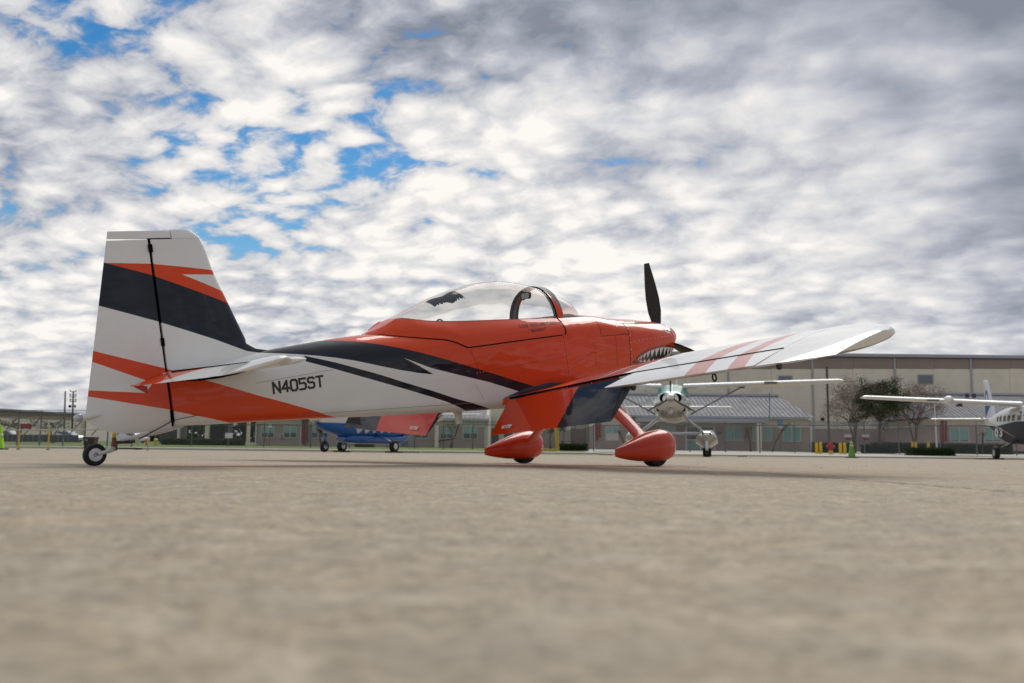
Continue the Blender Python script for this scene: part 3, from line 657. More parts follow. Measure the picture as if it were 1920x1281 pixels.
o = sc.build('cowl_screws', M_SCREW, fus, True); o['kind'] = 'stuff'
skin_line('panel_seam', [(.447, 1.40), (.445, 1.1), (.445, .78)], .006, M_GAP, fus)
skin_line('panel_seam', [(.025, 1.44), (.022, 1.27)], .005, M_GAP, fus)
skin_line('panel_seam', [(.025, 1.262), (.445, 1.247)], .004, M_GAP, fus)
skin_line('panel_seam', [(-1.6, 1.0), (-1.52, .86)], .003, pmat('seam grey', (.3, .3, .29), .7), fus)
skin_line('panel_seam', [(-3.2, .985), (-1.6, .845)], .003, MATS['seam grey'], fus)
skin_line('panel_seam', [(-3.5, 1.262), (-2.9, 1.287)], .003, MATS['seam grey'], fus)
M_SEAMO = pmat('seam orange', (.22, .022, .006), .6)
for ln in ([(-.505, 1.31), (-.475, .93)], [(-1.62, 1.30), (-1.545, 1.10)], [(-.09, 1.26), (-.085, .95)], [(-1.55, 1.10), (-.5, 1.118)], [(-.44, 1.03), (-.1, 1.13)], [(-1.07, 1.10), (-1.05, .98)], [(.235, 1.255), (.235, .95)], [(.26, 1.26), (.40, 1.26)]): skin_line('panel_seam', ln, .0028, M_SEAMO, fus)
# lettering and nose art lie on the skin
def decal(name, vs, fs, mat, parent, off=.002):
    q = [on_side(v.x, v.y, off) for v in vs]; return mesh(name, q, fs, mat, parent, False)
def lettering(name, body, size, cx, cz, width, parent, slope=0.0, shear=0.0, off=.0025, bold=0.0):
    vs, fs = text_mesh(body, size, width, bold)
    vs = [Vector((cx+v.x+shear*v.y, cz+v.y+slope*v.x, 0)) for v in vs]
    return decal(name, vs, fs, M_LETTER, parent, off)
GL = {'N': [[(0, 0), (0, 1), (.62, 0), (.62, 1)]], '4': [[(.46, 0), (.46, 1), (0, .3), (.64, .3)]], '0': [[(.14, 0), (0, .14), (0, .86), (.14, 1), (.46, 1), (.6, .86), (.6, .14), (.46, 0), (.14, 0)]],
      '5': [[(0, .0), (.46, 0), (.6, .14), (.6, .44), (.46, .58), (0, .58), (0, 1), (.6, 1)]], 'S': [[(0, .12), (.12, 0), (.46, 0), (.6, .14), (.6, .42), (.46, .54), (.14, .54), (0, .66), (0, .88), (.14, 1), (.48, 1), (.6, .88)]], 'T': [[(0, 1), (.66, 1)], [(.33, 0), (.33, 1)]]}
def stroke(pts, w):
    vs, fs = [], []
    for a, b_ in zip(pts, pts[1:]):
        a, b_ = Vector((*a, 0)), Vector((*b_, 0)); d_ = (b_-a).normalized(); n_ = Vector((-d_.y, d_.x, 0))*w/2; e_ = d_*w*.42; k_ = len(vs); vs += [a-e_+n_, a-e_-n_, b_+e_-n_, b_+e_+n_]; fs.append((k_, k_+1, k_+2, k_+3))
    return vs, fs
for i_, ch_ in enumerate('N405ST'):
    for ln_ in GL[ch_]:
        v_, f_ = stroke(ln_, .205); decal('registration_letter', [Vector((-3.373+i_*.0668+q.x*.078, 1.172+q.y*.078, 0)) for q in v_], f_, M_LETTER, fus, .0025)
def poly_decal(name, poly, mat, off, n=None, parent=None):
    """fill a polygon (x, z) with a fine grid so that it follows the skin"""
    bm = bmesh.new(); bm.faces.new([bm.verts.new((x, z, 0)) for x, z in poly]); bmesh.ops.triangulate(bm, faces=bm.faces)
    lo = min(p[0] for p in poly); hi = max(p[0] for p in poly); k = lo+.03
    while k < hi:
        bmesh.ops.bisect_plane(bm, geom=bm.verts[:]+bm.edges[:]+bm.faces[:], plane_co=(k, 0, 0), plane_no=(1, 0, 0)); k += .03
    lo = min(p[1] for p in poly); hi = max(p[1] for p in poly); k = lo+.025
    while k < hi:
        bmesh.ops.bisect_plane(bm, geom=bm.verts[:]+bm.edges[:]+bm.faces[:], plane_co=(0, k, 0), plane_no=(0, 1, 0)); k += .025
    bm.verts.index_update(); vs = [Vector(v.co) for v in bm.verts]; fs = [tuple(v.index for v in f.verts) for f in bm.faces]; bm.free()
    return decal(name, vs, fs, mat, parent or fus, off)
MOUTH_UP = [(.452, .945), (.52, .987), (.60, 1.025), (.70, 1.055), (.80, 1.073), (.90, 1.081), (1.0, 1.083), (1.1, 1.078), (1.2, 1.066), (1.27, 1.055), (1.315, 1.045)]
MOUTH_LO = [(.53, .945), (.62, .937), (.72, .922), (.82, .908), (.92, .895), (1.02, .885), (1.12, .90), (1.2, .935), (1.26, .975), (1.30, 1.01)]
def off_curve(c, dz): return [(x, z+dz) for x, z in c]
def zat(c, x):
    for a, b_ in zip(c, c[1:]):
        if a[0] <= x <= b_[0]: return a[1]+(b_[1]-a[1])*(x-a[0])/(b_[0]-a[0])
    return c[-1][1] if x > c[-1][0] else c[0][1]
M_LIP = pmat('lip red', (.48, .012, .03), .35, coat=1); M_TOOTH = pmat('tooth white', (.84, .85, .82), .4, coat=.3); M_MOUTH = pmat('mouth black', (.012, .014, .014), .35, coat=1)
poly_decal('mouth_outline', MOUTH_UP+MOUTH_LO[::-1], M_MOUTH, .0012)
poly_decal('mouth_lip', off_curve(MOUTH_UP[1:], -.009)+off_curve(MOUTH_UP[1:], -.026)[::-1], M_LIP, .0022)
poly_decal('mouth_gum', [(x, z+.010) for x, z in MOUTH_LO[:7]]+[(x, z+.032) for x, z in MOUTH_LO[:7]][::-1], M_LIP, .0022)
tx = [.56, .60, .65, .71, .78, .86, .945, 1.035, 1.12, 1.195, 1.26, 1.30]
for i, (a, b_) in enumerate(zip(tx, tx[1:])):
    ln = min(.085, .03+.011*i, .02+.05*(11-i)); c_ = (a+b_)/2
    poly_decal('tooth', [(a+.003, zat(MOUTH_UP, a)-.025), (b_-.003, zat(MOUTH_UP, b_)-.025), (c_-.012-.0025*i, zat(MOUTH_UP, c_)-.025-ln)], M_TOOTH, .0032)
tx = [.58, .64, .71, .79, .87, .95, 1.02, 1.08]
for i, (a, b_) in enumerate(zip(tx, tx[1:])):
    c_ = (a+b_)/2; ln = min(.045, .02+.01*i)
    poly_decal('tooth', [(a+.004, zat(MOUTH_LO, a)+.010), (b_-.012, zat(MOUTH_LO, b_)+.010), (c_+.004, zat(MOUTH_LO, c_)+.012+ln)], M_TOOTH, .0032)
poly_decal('eye_white', [(1.128, 1.262), (1.165, 1.250), (1.20, 1.232), (1.222, 1.205), (1.218, 1.192), (1.18, 1.190), (1.15, 1.203), (1.128, 1.228)], M_TOOTH, .0015)
poly_decal('eye_pupil', [(1.160, 1.256), (1.20, 1.236), (1.222, 1.207), (1.195, 1.212), (1.172, 1.222)], M_MOUTH, .0028)
poly_decal('eye_outline', [(1.13, 1.272), (1.17, 1.256), (1.205, 1.236), (1.228, 1.205), (1.198, 1.230), (1.16, 1.248), (1.13, 1.262)], M_MOUTH, .0026)

# ---- canopy: skirt, glass, windscreen, bow
CAN=[(-2.42,1.535,1.532,.02),(-2.3,1.58,1.57,.10),(-2.144,1.64,1.628,.13),(-2.05,1.674,1.605,.19),(-1.905,1.726,1.575,.235),(-1.694,1.792,1.553,.27),(-1.391,1.857,1.533,.297),(-1.182,1.890,1.522,.306),
     (-.969,1.899,1.511,.311),(-.72,1.876,1.497,.313),(-.46,1.816,1.485,.312),(-.375,1.793,1.484,.31),(-.181,1.706,1.487,.285),(-.057,1.624,1.492,.22),(.02,1.556,1.498,.14),(.067,1.507,1.503,.03)]
SKB=[(-2.42,1.53),(-2.333,1.51),(-2.182,1.475),(-2.008,1.441),(-1.843,1.411),(-1.752,1.378),(-1.628,1.323),(-1.15,1.326),(-.50,1.326)]
def arc(x, n=44):
    zt, zr, w = smooth_tab(CAN, x)
    return [(x, -w*math.cos(t), zr+(zt-zr)*math.sin(t)) for t in [math.pi*i/n for i in range(n+1)]]
m = bpy.data.materials.new('canopy glass'); m.use_nodes = True; n = NT(m.node_tree); n.n.clear()
tr = n.add('ShaderNodeBsdfTransparent'); tr.inputs[0].default_value = (.965, .97, .97, 1); gl = n.add('ShaderNodeBsdfGlossy'); gl.inputs['Roughness'].default_value = .03
fr = n.add('ShaderNodeFresnel'); fr.inputs[0].default_value = 1.4; mx = n.add('ShaderNodeMixShader'); n.l.new(n.math('MULTIPLY', fr.outputs[0], .36, clamp=True), mx.inputs[0]); n.l.new(tr.outputs[0], mx.inputs[1]); n.l.new(gl.outputs[0], mx.inputs[2])
n.l.new(mx.outputs[0], n.add('ShaderNodeOutputMaterial').inputs[0]); M_GLASS = m
gx = [-2.144+i*(2.144-.475)/60 for i in range(61)]
vs, fs = loft([arc(x) for x in gx], False); can = mesh('canopy_glass', vs, fs, M_GLASS, plane)
gx = [-.435+i*(.067+.435)/28 for i in range(29)]
vs, fs = loft([arc(x) for x in gx], False); wind = mesh('windscreen', vs, fs, M_GLASS, plane)
def skirt_ring(x, side, n=10):
    zt, zr, w = smooth_tab(CAN, x); zb_ = smooth_tab(SKB, x)[0]; yb = fus_y(x, zb_)+.006
    out = []
    for i in range(n+1):
        t = i/n; z = zb_+(zr+.008-zb_)*t; y = yb+(w-yb)*t+.028*math.sin(math.pi*t)*min(1, (zr-zb_)/.1)
        out.append((x, side*y, z))
    return out
sk = MB()
gx = [-2.144+i*(2.144-.478)/40 for i in range(41)]
for side in (-1, 1):
    v_, f_ = loft([skirt_ring(x, side) for x in gx], False); sk.raw(v_, f_)
gx = [-2.42+i*(.277)/8 for i in range(9)]
rings = []
for x in gx:
    zt, zr, w = smooth_tab(CAN, x); zb_ = smooth_tab(SKB, x)[0]; yb = fus_y(x, zb_)+.006
    a = skirt_ring(x, -1, 5); rings.append(a+[q for q in arc(x, 10)][1:-1]+skirt_ring(x, 1, 5)[::-1])
v_, f_ = loft(rings, False); sk.raw(v_, f_)
skirt = sk.build('canopy_skirt', M_OR, plane, True, 60)
# dark seal under the skirt
skirt_bv = BVHTree.FromPolygons([Vector(q) for q in sk.v], sk.f)
sl = MB()
for side in (-1, 1):
    pts = [Vector((x, side*(fus_y(x, smooth_tab(SKB, x)[0])+.004), smooth_tab(SKB, x)[0]-.003)) for x in [-2.41+i*.045 for i in range(43)]]
    sl.tube(pts, .0055, 5)
    pts = [Vector((-.478+(.012 if k else 0), side*abs(p[1]), p[2])) for k, p in enumerate(skirt_ring(-.478, 1))]; sl.tube(pts, .005, 5)
sl.build('canopy_seal', M_GAP, skirt)
rail = MB()
for side in (-1, 1): rail.tube([(x, side*smooth_tab(CAN, x)[2], smooth_tab(CAN, x)[1]+.004) for x in [-2.13+i*.0412 for i in range(41)]], .005, 5)
rail.build('canopy_rail', pmat('rail red', (.35, .02, .008), .4, coat=.6), can)
# the bow: painted strip outside, grey frame inside
vs, fs = loft([[(x, y*1.012, 1.49+(z-1.49)*1.012) for x, y, z in arc(x)] for x in (-.455, -.43, -.395, -.37)], False); mesh('windscreen_bow', vs, fs, M_OR, wind)
bw = MB(); b0 = arc(-.47)
def ribbon(x0, x1, k0, k1):
    a = [(x0, y*k0, 1.47+(z-1.47)*k0) for x, y, z in b0]; b_ = [(x1, y*k0, 1.47+(z-1.47)*k0) for x, y, z in b0]
    c_ = [(x1, y*k1, 1.47+(z-1.47)*k1) for x, y, z in b0]; e_ = [(x0, y*k1, 1.47+(z-1.47)*k1) for x, y, z in b0]
    return loft([a, b_, c_, e_, a], False)
bw.raw(*ribbon(-.49, -.464, .99, .972)); bw.build('bow_frame', pmat('frame grey', (.20, .21, .225), .45, .2), can, True, 40)
bw = MB(); bw.raw(*ribbon(-.452, -.41, .985, .962)); bw.build('bow_frame', pmat('frame light', (.34, .35, .36), .45, .1), wind, True, 40)
bw = MB(); bw.raw(*ribbon(-.458, -.366, .998, .988)); bw.build('bow_liner', pmat('liner grey', (.22, .225, .23), .6), wind, True, 40)
sl = MB(); sl.tube([(-.462, q[1]*1.004, 1.49+(q[2]-1.49)*1.004) for q in b0], .006, 5); sl.build('bow_seal', M_GAP, wind)
skin_pts = [(-.462, -.312, 1.485), (-.47, -.385, 1.40), (-.487, -.418, 1.326)]
MB().tube(skin_pts, .004, 5).build('bow_seal', M_GAP, wind)
# rear-view mirror
mi = MB(); mp = [(-.085, .03), (-.07, .045), (.07, .045), (.085, .03), (.08, -.02), (.06, -.038), (-.02, -.03), (-.06, -.045), (-.08, -.03)]
mi.prism([(x*.72, z*.8) for x, z in mp], (-.53, 0.0, 1.735), (0, -1, 0), (.1, 0, 1), (.02, 0, 0)); mo = mi.build('mirror', M_BLK, can)
mi = MB(); mi.prism([(x*.62, z*.66) for x, z in mp], (-.533, 0.0, 1.735), (0, -1, 0), (.1, 0, 1), (.002, 0, 0)); mi.build('mirror_glass', pmat('mirror glass', (.42, .42, .41), .25, .3), mo)
# cockpit sill, glareshield, seat-back hoop, panel reflections come from these
gs = MB(); v_, f_ = loft([[(x, -.30*k*math.cos(t), 1.43+(.085+.02*(x+.45))*math.sin(t)) for t in [math.pi*i/12 for i in range(13)]] for x, k in ((-.56, .9), (-.45, 1), (-.2, .95), (.0, .6))], False); gs.raw(v_, f_)
gs.build('glareshield', M_DARKIN, plane, True)
hp = MB(); hp.tube([(-1.62, -.10+.2*i/10, 1.52+.075*math.sin(math.pi*i/10)) for i in range(11)], .008, 6); hp.build('headrest_hoop', pmat('hoop grey', (.25, .25, .25), .4, .5), plane, True)
# patch of black cloth stuck inside the glass (sunshade)
pv = []
ncol, nrow = 26, 8
for i in range(ncol+1):
    for j in range(nrow+1):
        x = -1.80+i*.0128+.0; t = math.pi*(.245+.175*j/nrow+.02*math.sin(i*.35)); jag = (.012*math.sin(i*2.6)+.010*math.sin(i*4.1)+(.03 if 8 < i < 13 else 0)) if j == 0 else 0
        zt, zr, w = smooth_tab(CAN, x); t += jag*3
        pv.append((x, -w*.985*math.cos(t), zr+(zt-zr)*.985*math.sin(t)))
mesh('sunshade', pv, [(i*(nrow+1)+j, i*(nrow+1)+j+1, (i+1)*(nrow+1)+j+1, (i+1)*(nrow+1)+j) for i in range(ncol) for j in range(nrow)], pmat('shade mesh', (.05, .055, .07), .8, var=.3, vscale=60), can, False)
# name on the canopy rail
skv = BVHTree.FromPolygons([Vector(q) for q in sk.v], sk.f)
def letter_skirt(name, body, size, cx, cz, width):
    vs, fs = text_mesh(body, size, width, .0006); out = []
    for q in vs:
        h = skv.ray_cast(Vector((cx+q.x, -3, cz+q.y)), Vector((0, 1, 0))); out.append((h[0]+Vector((0, -.002, .0005))) if h[0] else Vector((cx+q.x, -.36, cz+q.y)))
    mesh(name, out, fs, M_LETTER, skirt, False)
letter_skirt('pilot_lettering', 'LCDR  ROB CERAVOLO', .042, -.775, 1.447, .485)
letter_skirt('callsign_lettering', '" ROCKO "', .040, -.82, 1.395, .22)

# ---- generic symmetric or cambered section
def naca(c, t, m_=0.0):
    yt = 5*t*(.2969*math.sqrt(max(c, 0))-.126*c-.3516*c*c+.2843*c**3-.1015*c**4); p = .25
    yc = m_/p**2*(2*p*c-c*c) if c < p else m_/(1-p)**2*((1-2*p)+2*p*c-c*c)
    return yc+yt, yc-yt
def cosp(a, b, n): return [a+(b-a)*(1-math.cos(math.pi*i/n))/2 for i in range(n+1)]
# ---- wings
CH, XLE, INC, DIH = 1.473, -.212, math.tan(R(2.0)), .070
def wing_z(c, y): return .778+DIH*y+(1-c)*CH*INC
def wing_ring(y, c0, c1, n, side, tk=1.0, le=0.0, lift=0.0, rnd=False):
    cs = cosp(c0, c1, n) if c0 == 0 else [c0+(c1-c0)*i/n for i in range(n+1)]
    up = []; lo = []
    for c in cs:
        u_, l_ = naca(c, .128*tk, .019); ce = le+(1-le)*c if le else c
        x = XLE-ce*CH; zc = wing_z(ce, y); u_ *= 1-.72*max(0.0, min(1.0, (1.75-y)/1.3))  # upper surface flattened towards the root to match the image, not a real section
        if lift: u1, l1 = naca(c, .128, .019); e_ = .045*(1-c); q_ = 1-.42*le; u_ = e_+(u1*q_-e_)*tk; l_ = e_+(l1*q_-e_)*tk
        up.append((x, side*y, zc+u_*CH)); lo.append((x, side*y, zc+l_*CH))
    return up+lo[::-1][(1 if c1 >= .999 else 0):(-1 if c0 == 0 else None)]
HC = .745
for side in (-1, 1):
    ys = [.30, .6, 1.0, 1.4, 1.80, 1.812]
    rings = [wing_ring(y, 0, HC, 22, side) for y in [.30, .45, .7, 1.0, 1.4, 1.8, 2.2, 2.6, 3.0, 3.12]]
    vs, fs = loft(rings); wing = mesh('wing', vs, fs, M_WING, plane, True, 40)
    # fibreglass tip
    tip = [(3.124, 1, 0), (3.2, .98, .012), (3.28, .95, .04), (3.36, .90, .085), (3.44, .83, .15), (3.51, .73, .22), (3.57, .61, .30), (3.61, .48, .37), (3.64, .33, .44), (3.655, .18, .50), (3.66, .05, .54)]
    vs, fs = loft([wing_ring(y, 0, 1, 22, side, k, le, 1.0) for y, k, le in tip]); mesh('wing_tip', vs, fs, M_WHITE, wing, True, 80)
    # aileron, drooped slightly, with brackets
    vs, fs = loft([wing_ring(y, HC+.012, 1, 8, side) for y in (1.86, 2.2, 2.6, 3.0, 3.118)])
    hx = XLE-HC*CH
    def drop(q, a, zoff=0.0):
        y = abs(q[1]); hz = wing_z(HC, y)+zoff; dx, dz_ = q[0]-hx, q[2]-hz
        return (hx+dx*math.cos(a)-dz_*math.sin(a)*1, q[1], hz+dz_*math.cos(a)+dx*math.sin(a))
    ail = mesh('aileron', [drop(q, R(-1.0)) for q in vs], fs, M_WING, wing, True, 40)
    # flap, full down
    vs, fs = loft([wing_ring(y, HC+.004, 1, 8, side) for y in (.45, .8, 1.2, 1.6, 1.795)])
    fl = mesh('flap', [drop((q[0]+.015, q[1], q[2]-.012), R(41), -.03) for q in vs], fs, M_FLAP, wing, True, 40)
    for y in (.447, 1.799):
        fe = MB(); r_ = [drop((q[0]+.015, q[1], q[2]-.012), R(41), -.03) for q in wing_ring(y, HC+.004, 1, 8, side)]; fe.raw(r_, [tuple(range(len(r_)))]); fe.build('flap_end_rib', M_BLK, fl)
    ge = MB()
    ge.tube([(hx-.004, side*y, wing_z(HC, y)+naca(HC, .128, .019)[0]*CH*(1-.72*max(0.0, min(1.0, (1.75-y)/1.3)))-.003) for y in (.45, 1.2, 1.8, 2.4, 3.12)], .008, 5); ge.build('hinge_gap', M_GAP, wing)
    if side < 0:
        for y in (1.84, 3.08):
            br = MB(); zc = wing_z(HC, y)+naca(HC, .128, .019)[1]*CH; br.box((hx-.02, side*y, zc-.008), (.05, .014, .035)); br.tube([(hx-.02, side*(y-.01), zc-.022), (hx-.02, side*(y+.01), zc-.022)], .013, 10); br.build('aileron_bracket', M_BLK, wing)
        tr_ = MB(); zc = wing_z(.62, 2.43)+naca(.62, .128, .019)[1]*CH; tr_.tube([(XLE-.62*CH+.0, side*2.43+.016*math.cos(t), zc-.026+.026*math.sin(t)) for t in [math.pi*2*i/14 for i in range(15)]], .007, 6); tr_.build('tie_down_ring', M_BLK, wing)
    # push rod of the flap
    pr = MB(); pr.tube([(-1.30, side*.40, .80), (-1.42, side*.455, .70)], .006, 6); pr.build('flap_pushrod', M_ALU, wing)
    # step marking
    tv, tf = text_mesh('NO STEP', .042, .12, .002); q = []
    for p in tv:
        y = .62+p.x if side < 0 else .66-p.x; s_ = .86+.0; cc = .958-p.y/CH*1.0
        zc = wing_z(cc, y)+naca(cc, .128, .019)[0]*CH
        e = drop((XLE-cc*CH+.015, side*y, zc-.012), R(41), -.03); q.append((e[0]-.003, e[1], e[2]+.002))
    if side < 0: q = [(a, b_, c_) for a, b_, c_ in q]
    mesh('step_lettering', q, tf, pmat('white lettering', (.75, .75, .75), .5), fl, False)
# root fairing
M_FAIR = paint_mat('black paint', lambda n, x, y, z: n.mix(0.0, BLACK, BLACK), 0)
for side in (-1, 1):
    rf = []
    for i in range(15):
        c = .24+i*.0357; x = XLE-c*CH; u_ = wing_z(c, .42)+naca(c, .128, .019)[0]*CH*.28; yf = fus_y(x, u_+.04)
        rf.append([(x, side*(yf+.001), u_+.034*min(1, i/3, (14-i)/5+.1)), (x, side*(yf+.006), u_+.018*min(1, i/3, (14-i)/5+.1)), (x, side*(yf+.018), u_+.008), (x, side*(yf+.05), wing_z(c, yf+.05)+naca(c, .128, .019)[0]*CH*.28+.004)])
    vs, fs = loft(rf, False); mesh('root_fairing', vs, fs, M_FAIR, plane)

# ---- fin and rudder
LE = [(1.44, -3.10), (1.49, -3.25), (1.515, -3.37), (1.56, -3.455), (1.883, -3.573), (2.094, -3.652), (2.30, -3.70), (2.36, -3.727), (2.395, -3.765), (2.413, -3.81)]
TE = [(1.03, -4.30), (1.045, -4.42), (1.075, -4.52), (1.12, -4.60), (1.17, -4.648), (1.20, -4.65), (2.373, -4.37), (2.42, -4.36)]
def fin_ring(z, x0, x1, nn, top=None):
    le, te = lerp_tab(LE, z)[0], lerp_tab(TE, z)[0]; cc = le-te; tk = .085*min(1.0, 1.05/cc) if z > 1.5 else .085
    if z < 1.5: le = max(le, -3.45); le = -3.44; cc = le-te
    t_end = 1.0
    if z > 2.33: t_end = max(.15, math.sqrt(max(0, 1-((z-2.33)/.092)**2)))
    a = (le-x0)/cc if x0 is not None else 0.0; b_ = (le-x1)/cc if x1 is not None else 1.0
    cs = cosp(0, b_, nn) if x0 is None else [a+(b_-a)*i/nn for i in range(nn+1)]
    r_ = [(le-c*cc, naca(c, tk)[0]*cc*t_end) for c in cs]
    up = [(x, -y-.0, z) for x, y in r_]; dn = [(x, y, z) for x, y in r_]
    return up+dn[::-1][(1 if x1 is None else 0):(-1 if x0 is None else None)]
zs_ = [1.36, 1.40, 1.44, 1.47, 1.49, 1.515, 1.54, 1.56, 1.6]+[1.6+i*.06 for i in range(1, 13)]+[2.343]
def fin_full(z):
    le = lerp_tab(LE, z)[0] if z >= 1.44 else -3.10
    if z < 1.56:   # dorsal fillet: a narrow spine ahead of the fin
        base = fin_ring(1.56, None, -4.088, 14); k = (le-(-4.088))/(-3.455+4.088)
        return [(-4.088+(x+4.088)*k, y*(1.0+.0*(1.56-z)), z) for x, y, _ in base]
    return fin_ring(z, None, -4.088, 14)
vs, fs = loft([fin_full(z) for z in zs_]); fin = mesh('fin', vs, fs, M_FIN, plane, True, 50)
def cap_ring(z):
    return fin_ring(z, None, -3.938, 14)
vs, fs = loft([cap_ring(z) for z in (2.344, 2.36, 2.38, 2.40, 2.411)]); mesh('fin_tip', vs, fs, M_FIN, fin, True, 50)
vs, fs = loft([fin_ring(z, -4.108, None, 8) for z in [1.036, 1.05, 1.075, 1.1, 1.13, 1.17, 1.2, 1.3, 1.4, 1.55, 1.7, 1.9, 2.1, 2.25, 2.343]]); rud = mesh('rudder', vs, fs, M_FIN, plane, True, 50)
vs, fs = loft([[(x, y, z+(-.0)) for x, y, z in fin_ring(z, -3.944, None, 10)] for z in (2.352, 2.365, 2.38, 2.395, 2.405)]); mesh('rudder_horn', vs, fs, M_FIN, rud, True, 50)
g = MB(); g.tube([(-4.098, -.0, 1.04), (-4.098, 0, 2.345)], .018, 6); g.tube([(-4.098, 0, 2.347), (-3.94, 0, 2.349)], .012, 5); g.build('rudder_gap', M_GAP, rud)
for z in (2.28, 1.63, 1.115): g = MB(); g.box((-4.10, -.02, z), (.024, .045, .055 if z > 1.2 else .08)); g.build('rudder_hinge', M_GAP, rud)
tl = MB(); tl.lathe([(.0, .15), (.012, .10), (.022, .04), (.026, -.0), (.027, -.03)], (-4.645, 0, 1.195), (1, 0, 0), 12); tl.build('tail_light_fairing', M_WHITE, rud, True)
tl = MB(); tl.lathe([(.026, 0), (.027, -.02), (.02, -.038), (.008, -.045), (.0, -.046)], (-4.677, 0, 1.195), (1, 0, 0), 12); tl.build('tail_light', pmat('lamp lens', (.5, .52, .54), .15, .3), rud, True)

# ---- tailplane
def XH(y): return -4.14+.19*y
def hs_ring(y, x0, x1, nn, side, le=None, zc=1.392, tk=.085, te=None):
    le = -3.45-.16*(y/1.12) if le is None else le; te = -4.42+.20*(y/1.12) if te is None else te; cc = le-te
    a = (le-x0)/cc if x0 is not None else 0.0; b_ = (le-x1)/cc if x1 is not None else 1.0
    cs = cosp(0, b_, nn) if x0 is None else [a+(b_-a)*i/nn for i in range(nn+1)]
    r_ = [(le-c*cc, naca(c, tk)[0]*cc) for c in cs]
    up = [(x, side*y, zc+h) for x, h in r_]; dn = [(x, side*y, zc-h) for x, h in r_]
    return up+dn[::-1][(1 if x1 is None else 0):(-1 if x0 is None else None)]
for side in (-1, 1):
    vs, fs = loft([hs_ring(y, None, XH(y)+.006, 12, side) for y in (.02, .25, .5, .75, .965)]); hs = mesh('tailplane', vs, fs, M_WHITE, plane, True, 50)
    vs, fs = loft([hs_ring(.965, None, -3.74, 8, side), hs_ring(1.03, None, -3.74, 8, side), hs_ring(1.08, None, -3.74, 8, side, -3.62, tk=.06), hs_ring(1.115, None, -3.74, 8, side, -3.65, tk=.03)]); mesh('tailplane_tip', vs, fs, M_WHITE, hs, True, 60)
    def droop(q, a=R(8)):
        xh = XH(min(abs(q[1]), .97)); dx, dz_ = q[0]-xh, q[2]-1.392
        return (xh+dx*math.cos(a)-dz_*math.sin(a), q[1], 1.392+dz_*math.cos(a)+dx*math.sin(a))
    vs, fs = loft([hs_ring(y, XH(y)-.006, None, 8, side) for y in (.12, .35, .6, .85, .97)]); el = mesh('elevator', [droop(q) for q in vs], fs, M_ELEV, plane, True, 50)
    vs, fs = loft([hs_ring(y, None, None, 12, side, le, tk=tk, te=-4.23) for y, le, tk in ((.975, -3.745, .115), (1.02, -3.745, .115), (1.08, -3.75, .11), (1.12, -3.78, .085), (1.145, -3.85, .04))]); mesh('elevator_horn', [droop(q) for q in vs], fs, M_WHITE, el, True, 60)
    g = MB(); g.tube([(XH(.15), side*.15, 1.392), (XH(.96), side*.96, 1.392)], .014, 5); g.tube([(XH(.16), side*.16, 1.416), (XH(.96), side*.96, 1.414)], [.010, .005], 5); g.build('elevator_gap', M_GAP, el)
    fa = MB(); fa.tube([(x, side*(fus_y(x, z)+.001), z) for x, z in ((-4.08, 1.366), (-4.0, 1.357), (-3.88, 1.347), (-3.75, 1.345), (-3.62, 1.352), (-3.54, 1.36))], [.007, .013, .017, .014, .009, .003], 6); fa.build('tailplane_root_seal', M_GAP, hs)

# ---- propeller
PX, PZ_ = 1.455, 1.145
prop = bpy.data.objects.new('propeller', None); link(prop, plane); prop.location = (PX, 0, PZ_); prop.rotation_euler = (R(-3), 0, 0)
def blade(ang):
    st = [(.06, .05, .045, 55), (.15, .095, .030, 46), (.3, .145, .022, 36), (.45, .15, .017, 29), (.6, .125, .013, 24), (.75, .088, .010, 20), (.84, .062, .008, 18), (.845, .055, .006, 18)]
    rings = []
    for r_, ch, tk, tw in st:
        t = R(tw); ring = []
        for k in range(12):
            an = 2*math.pi*k/12; a_, b_ = ch/2*math.cos(an), tk/2*math.sin(an)
            ring.append(Vector((a_*math.sin(t)+b_*math.cos(t), -a_*math.cos(t)+b_*math.sin(t), r_)))
        rings.append([Matrix.Rotation(ang, 3, 'X')@q for q in ring])
    vs, fs = loft(rings); return mesh('propeller_blade', vs, fs, pmat('blade black', (.010, .010, .013), .5, coat=.15), prop, True, 50)
for k in range(3): blade(R(120*k))
sp = MB(); sp.lathe([(.155, -.05), (.155, 0), (.15, .06), (.125, .14), (.085, .21), (.04, .255), (0, .27)], (0, 0, 0), (1, 0, 0), 24); sp.build('spinner', M_OR, prop, True)

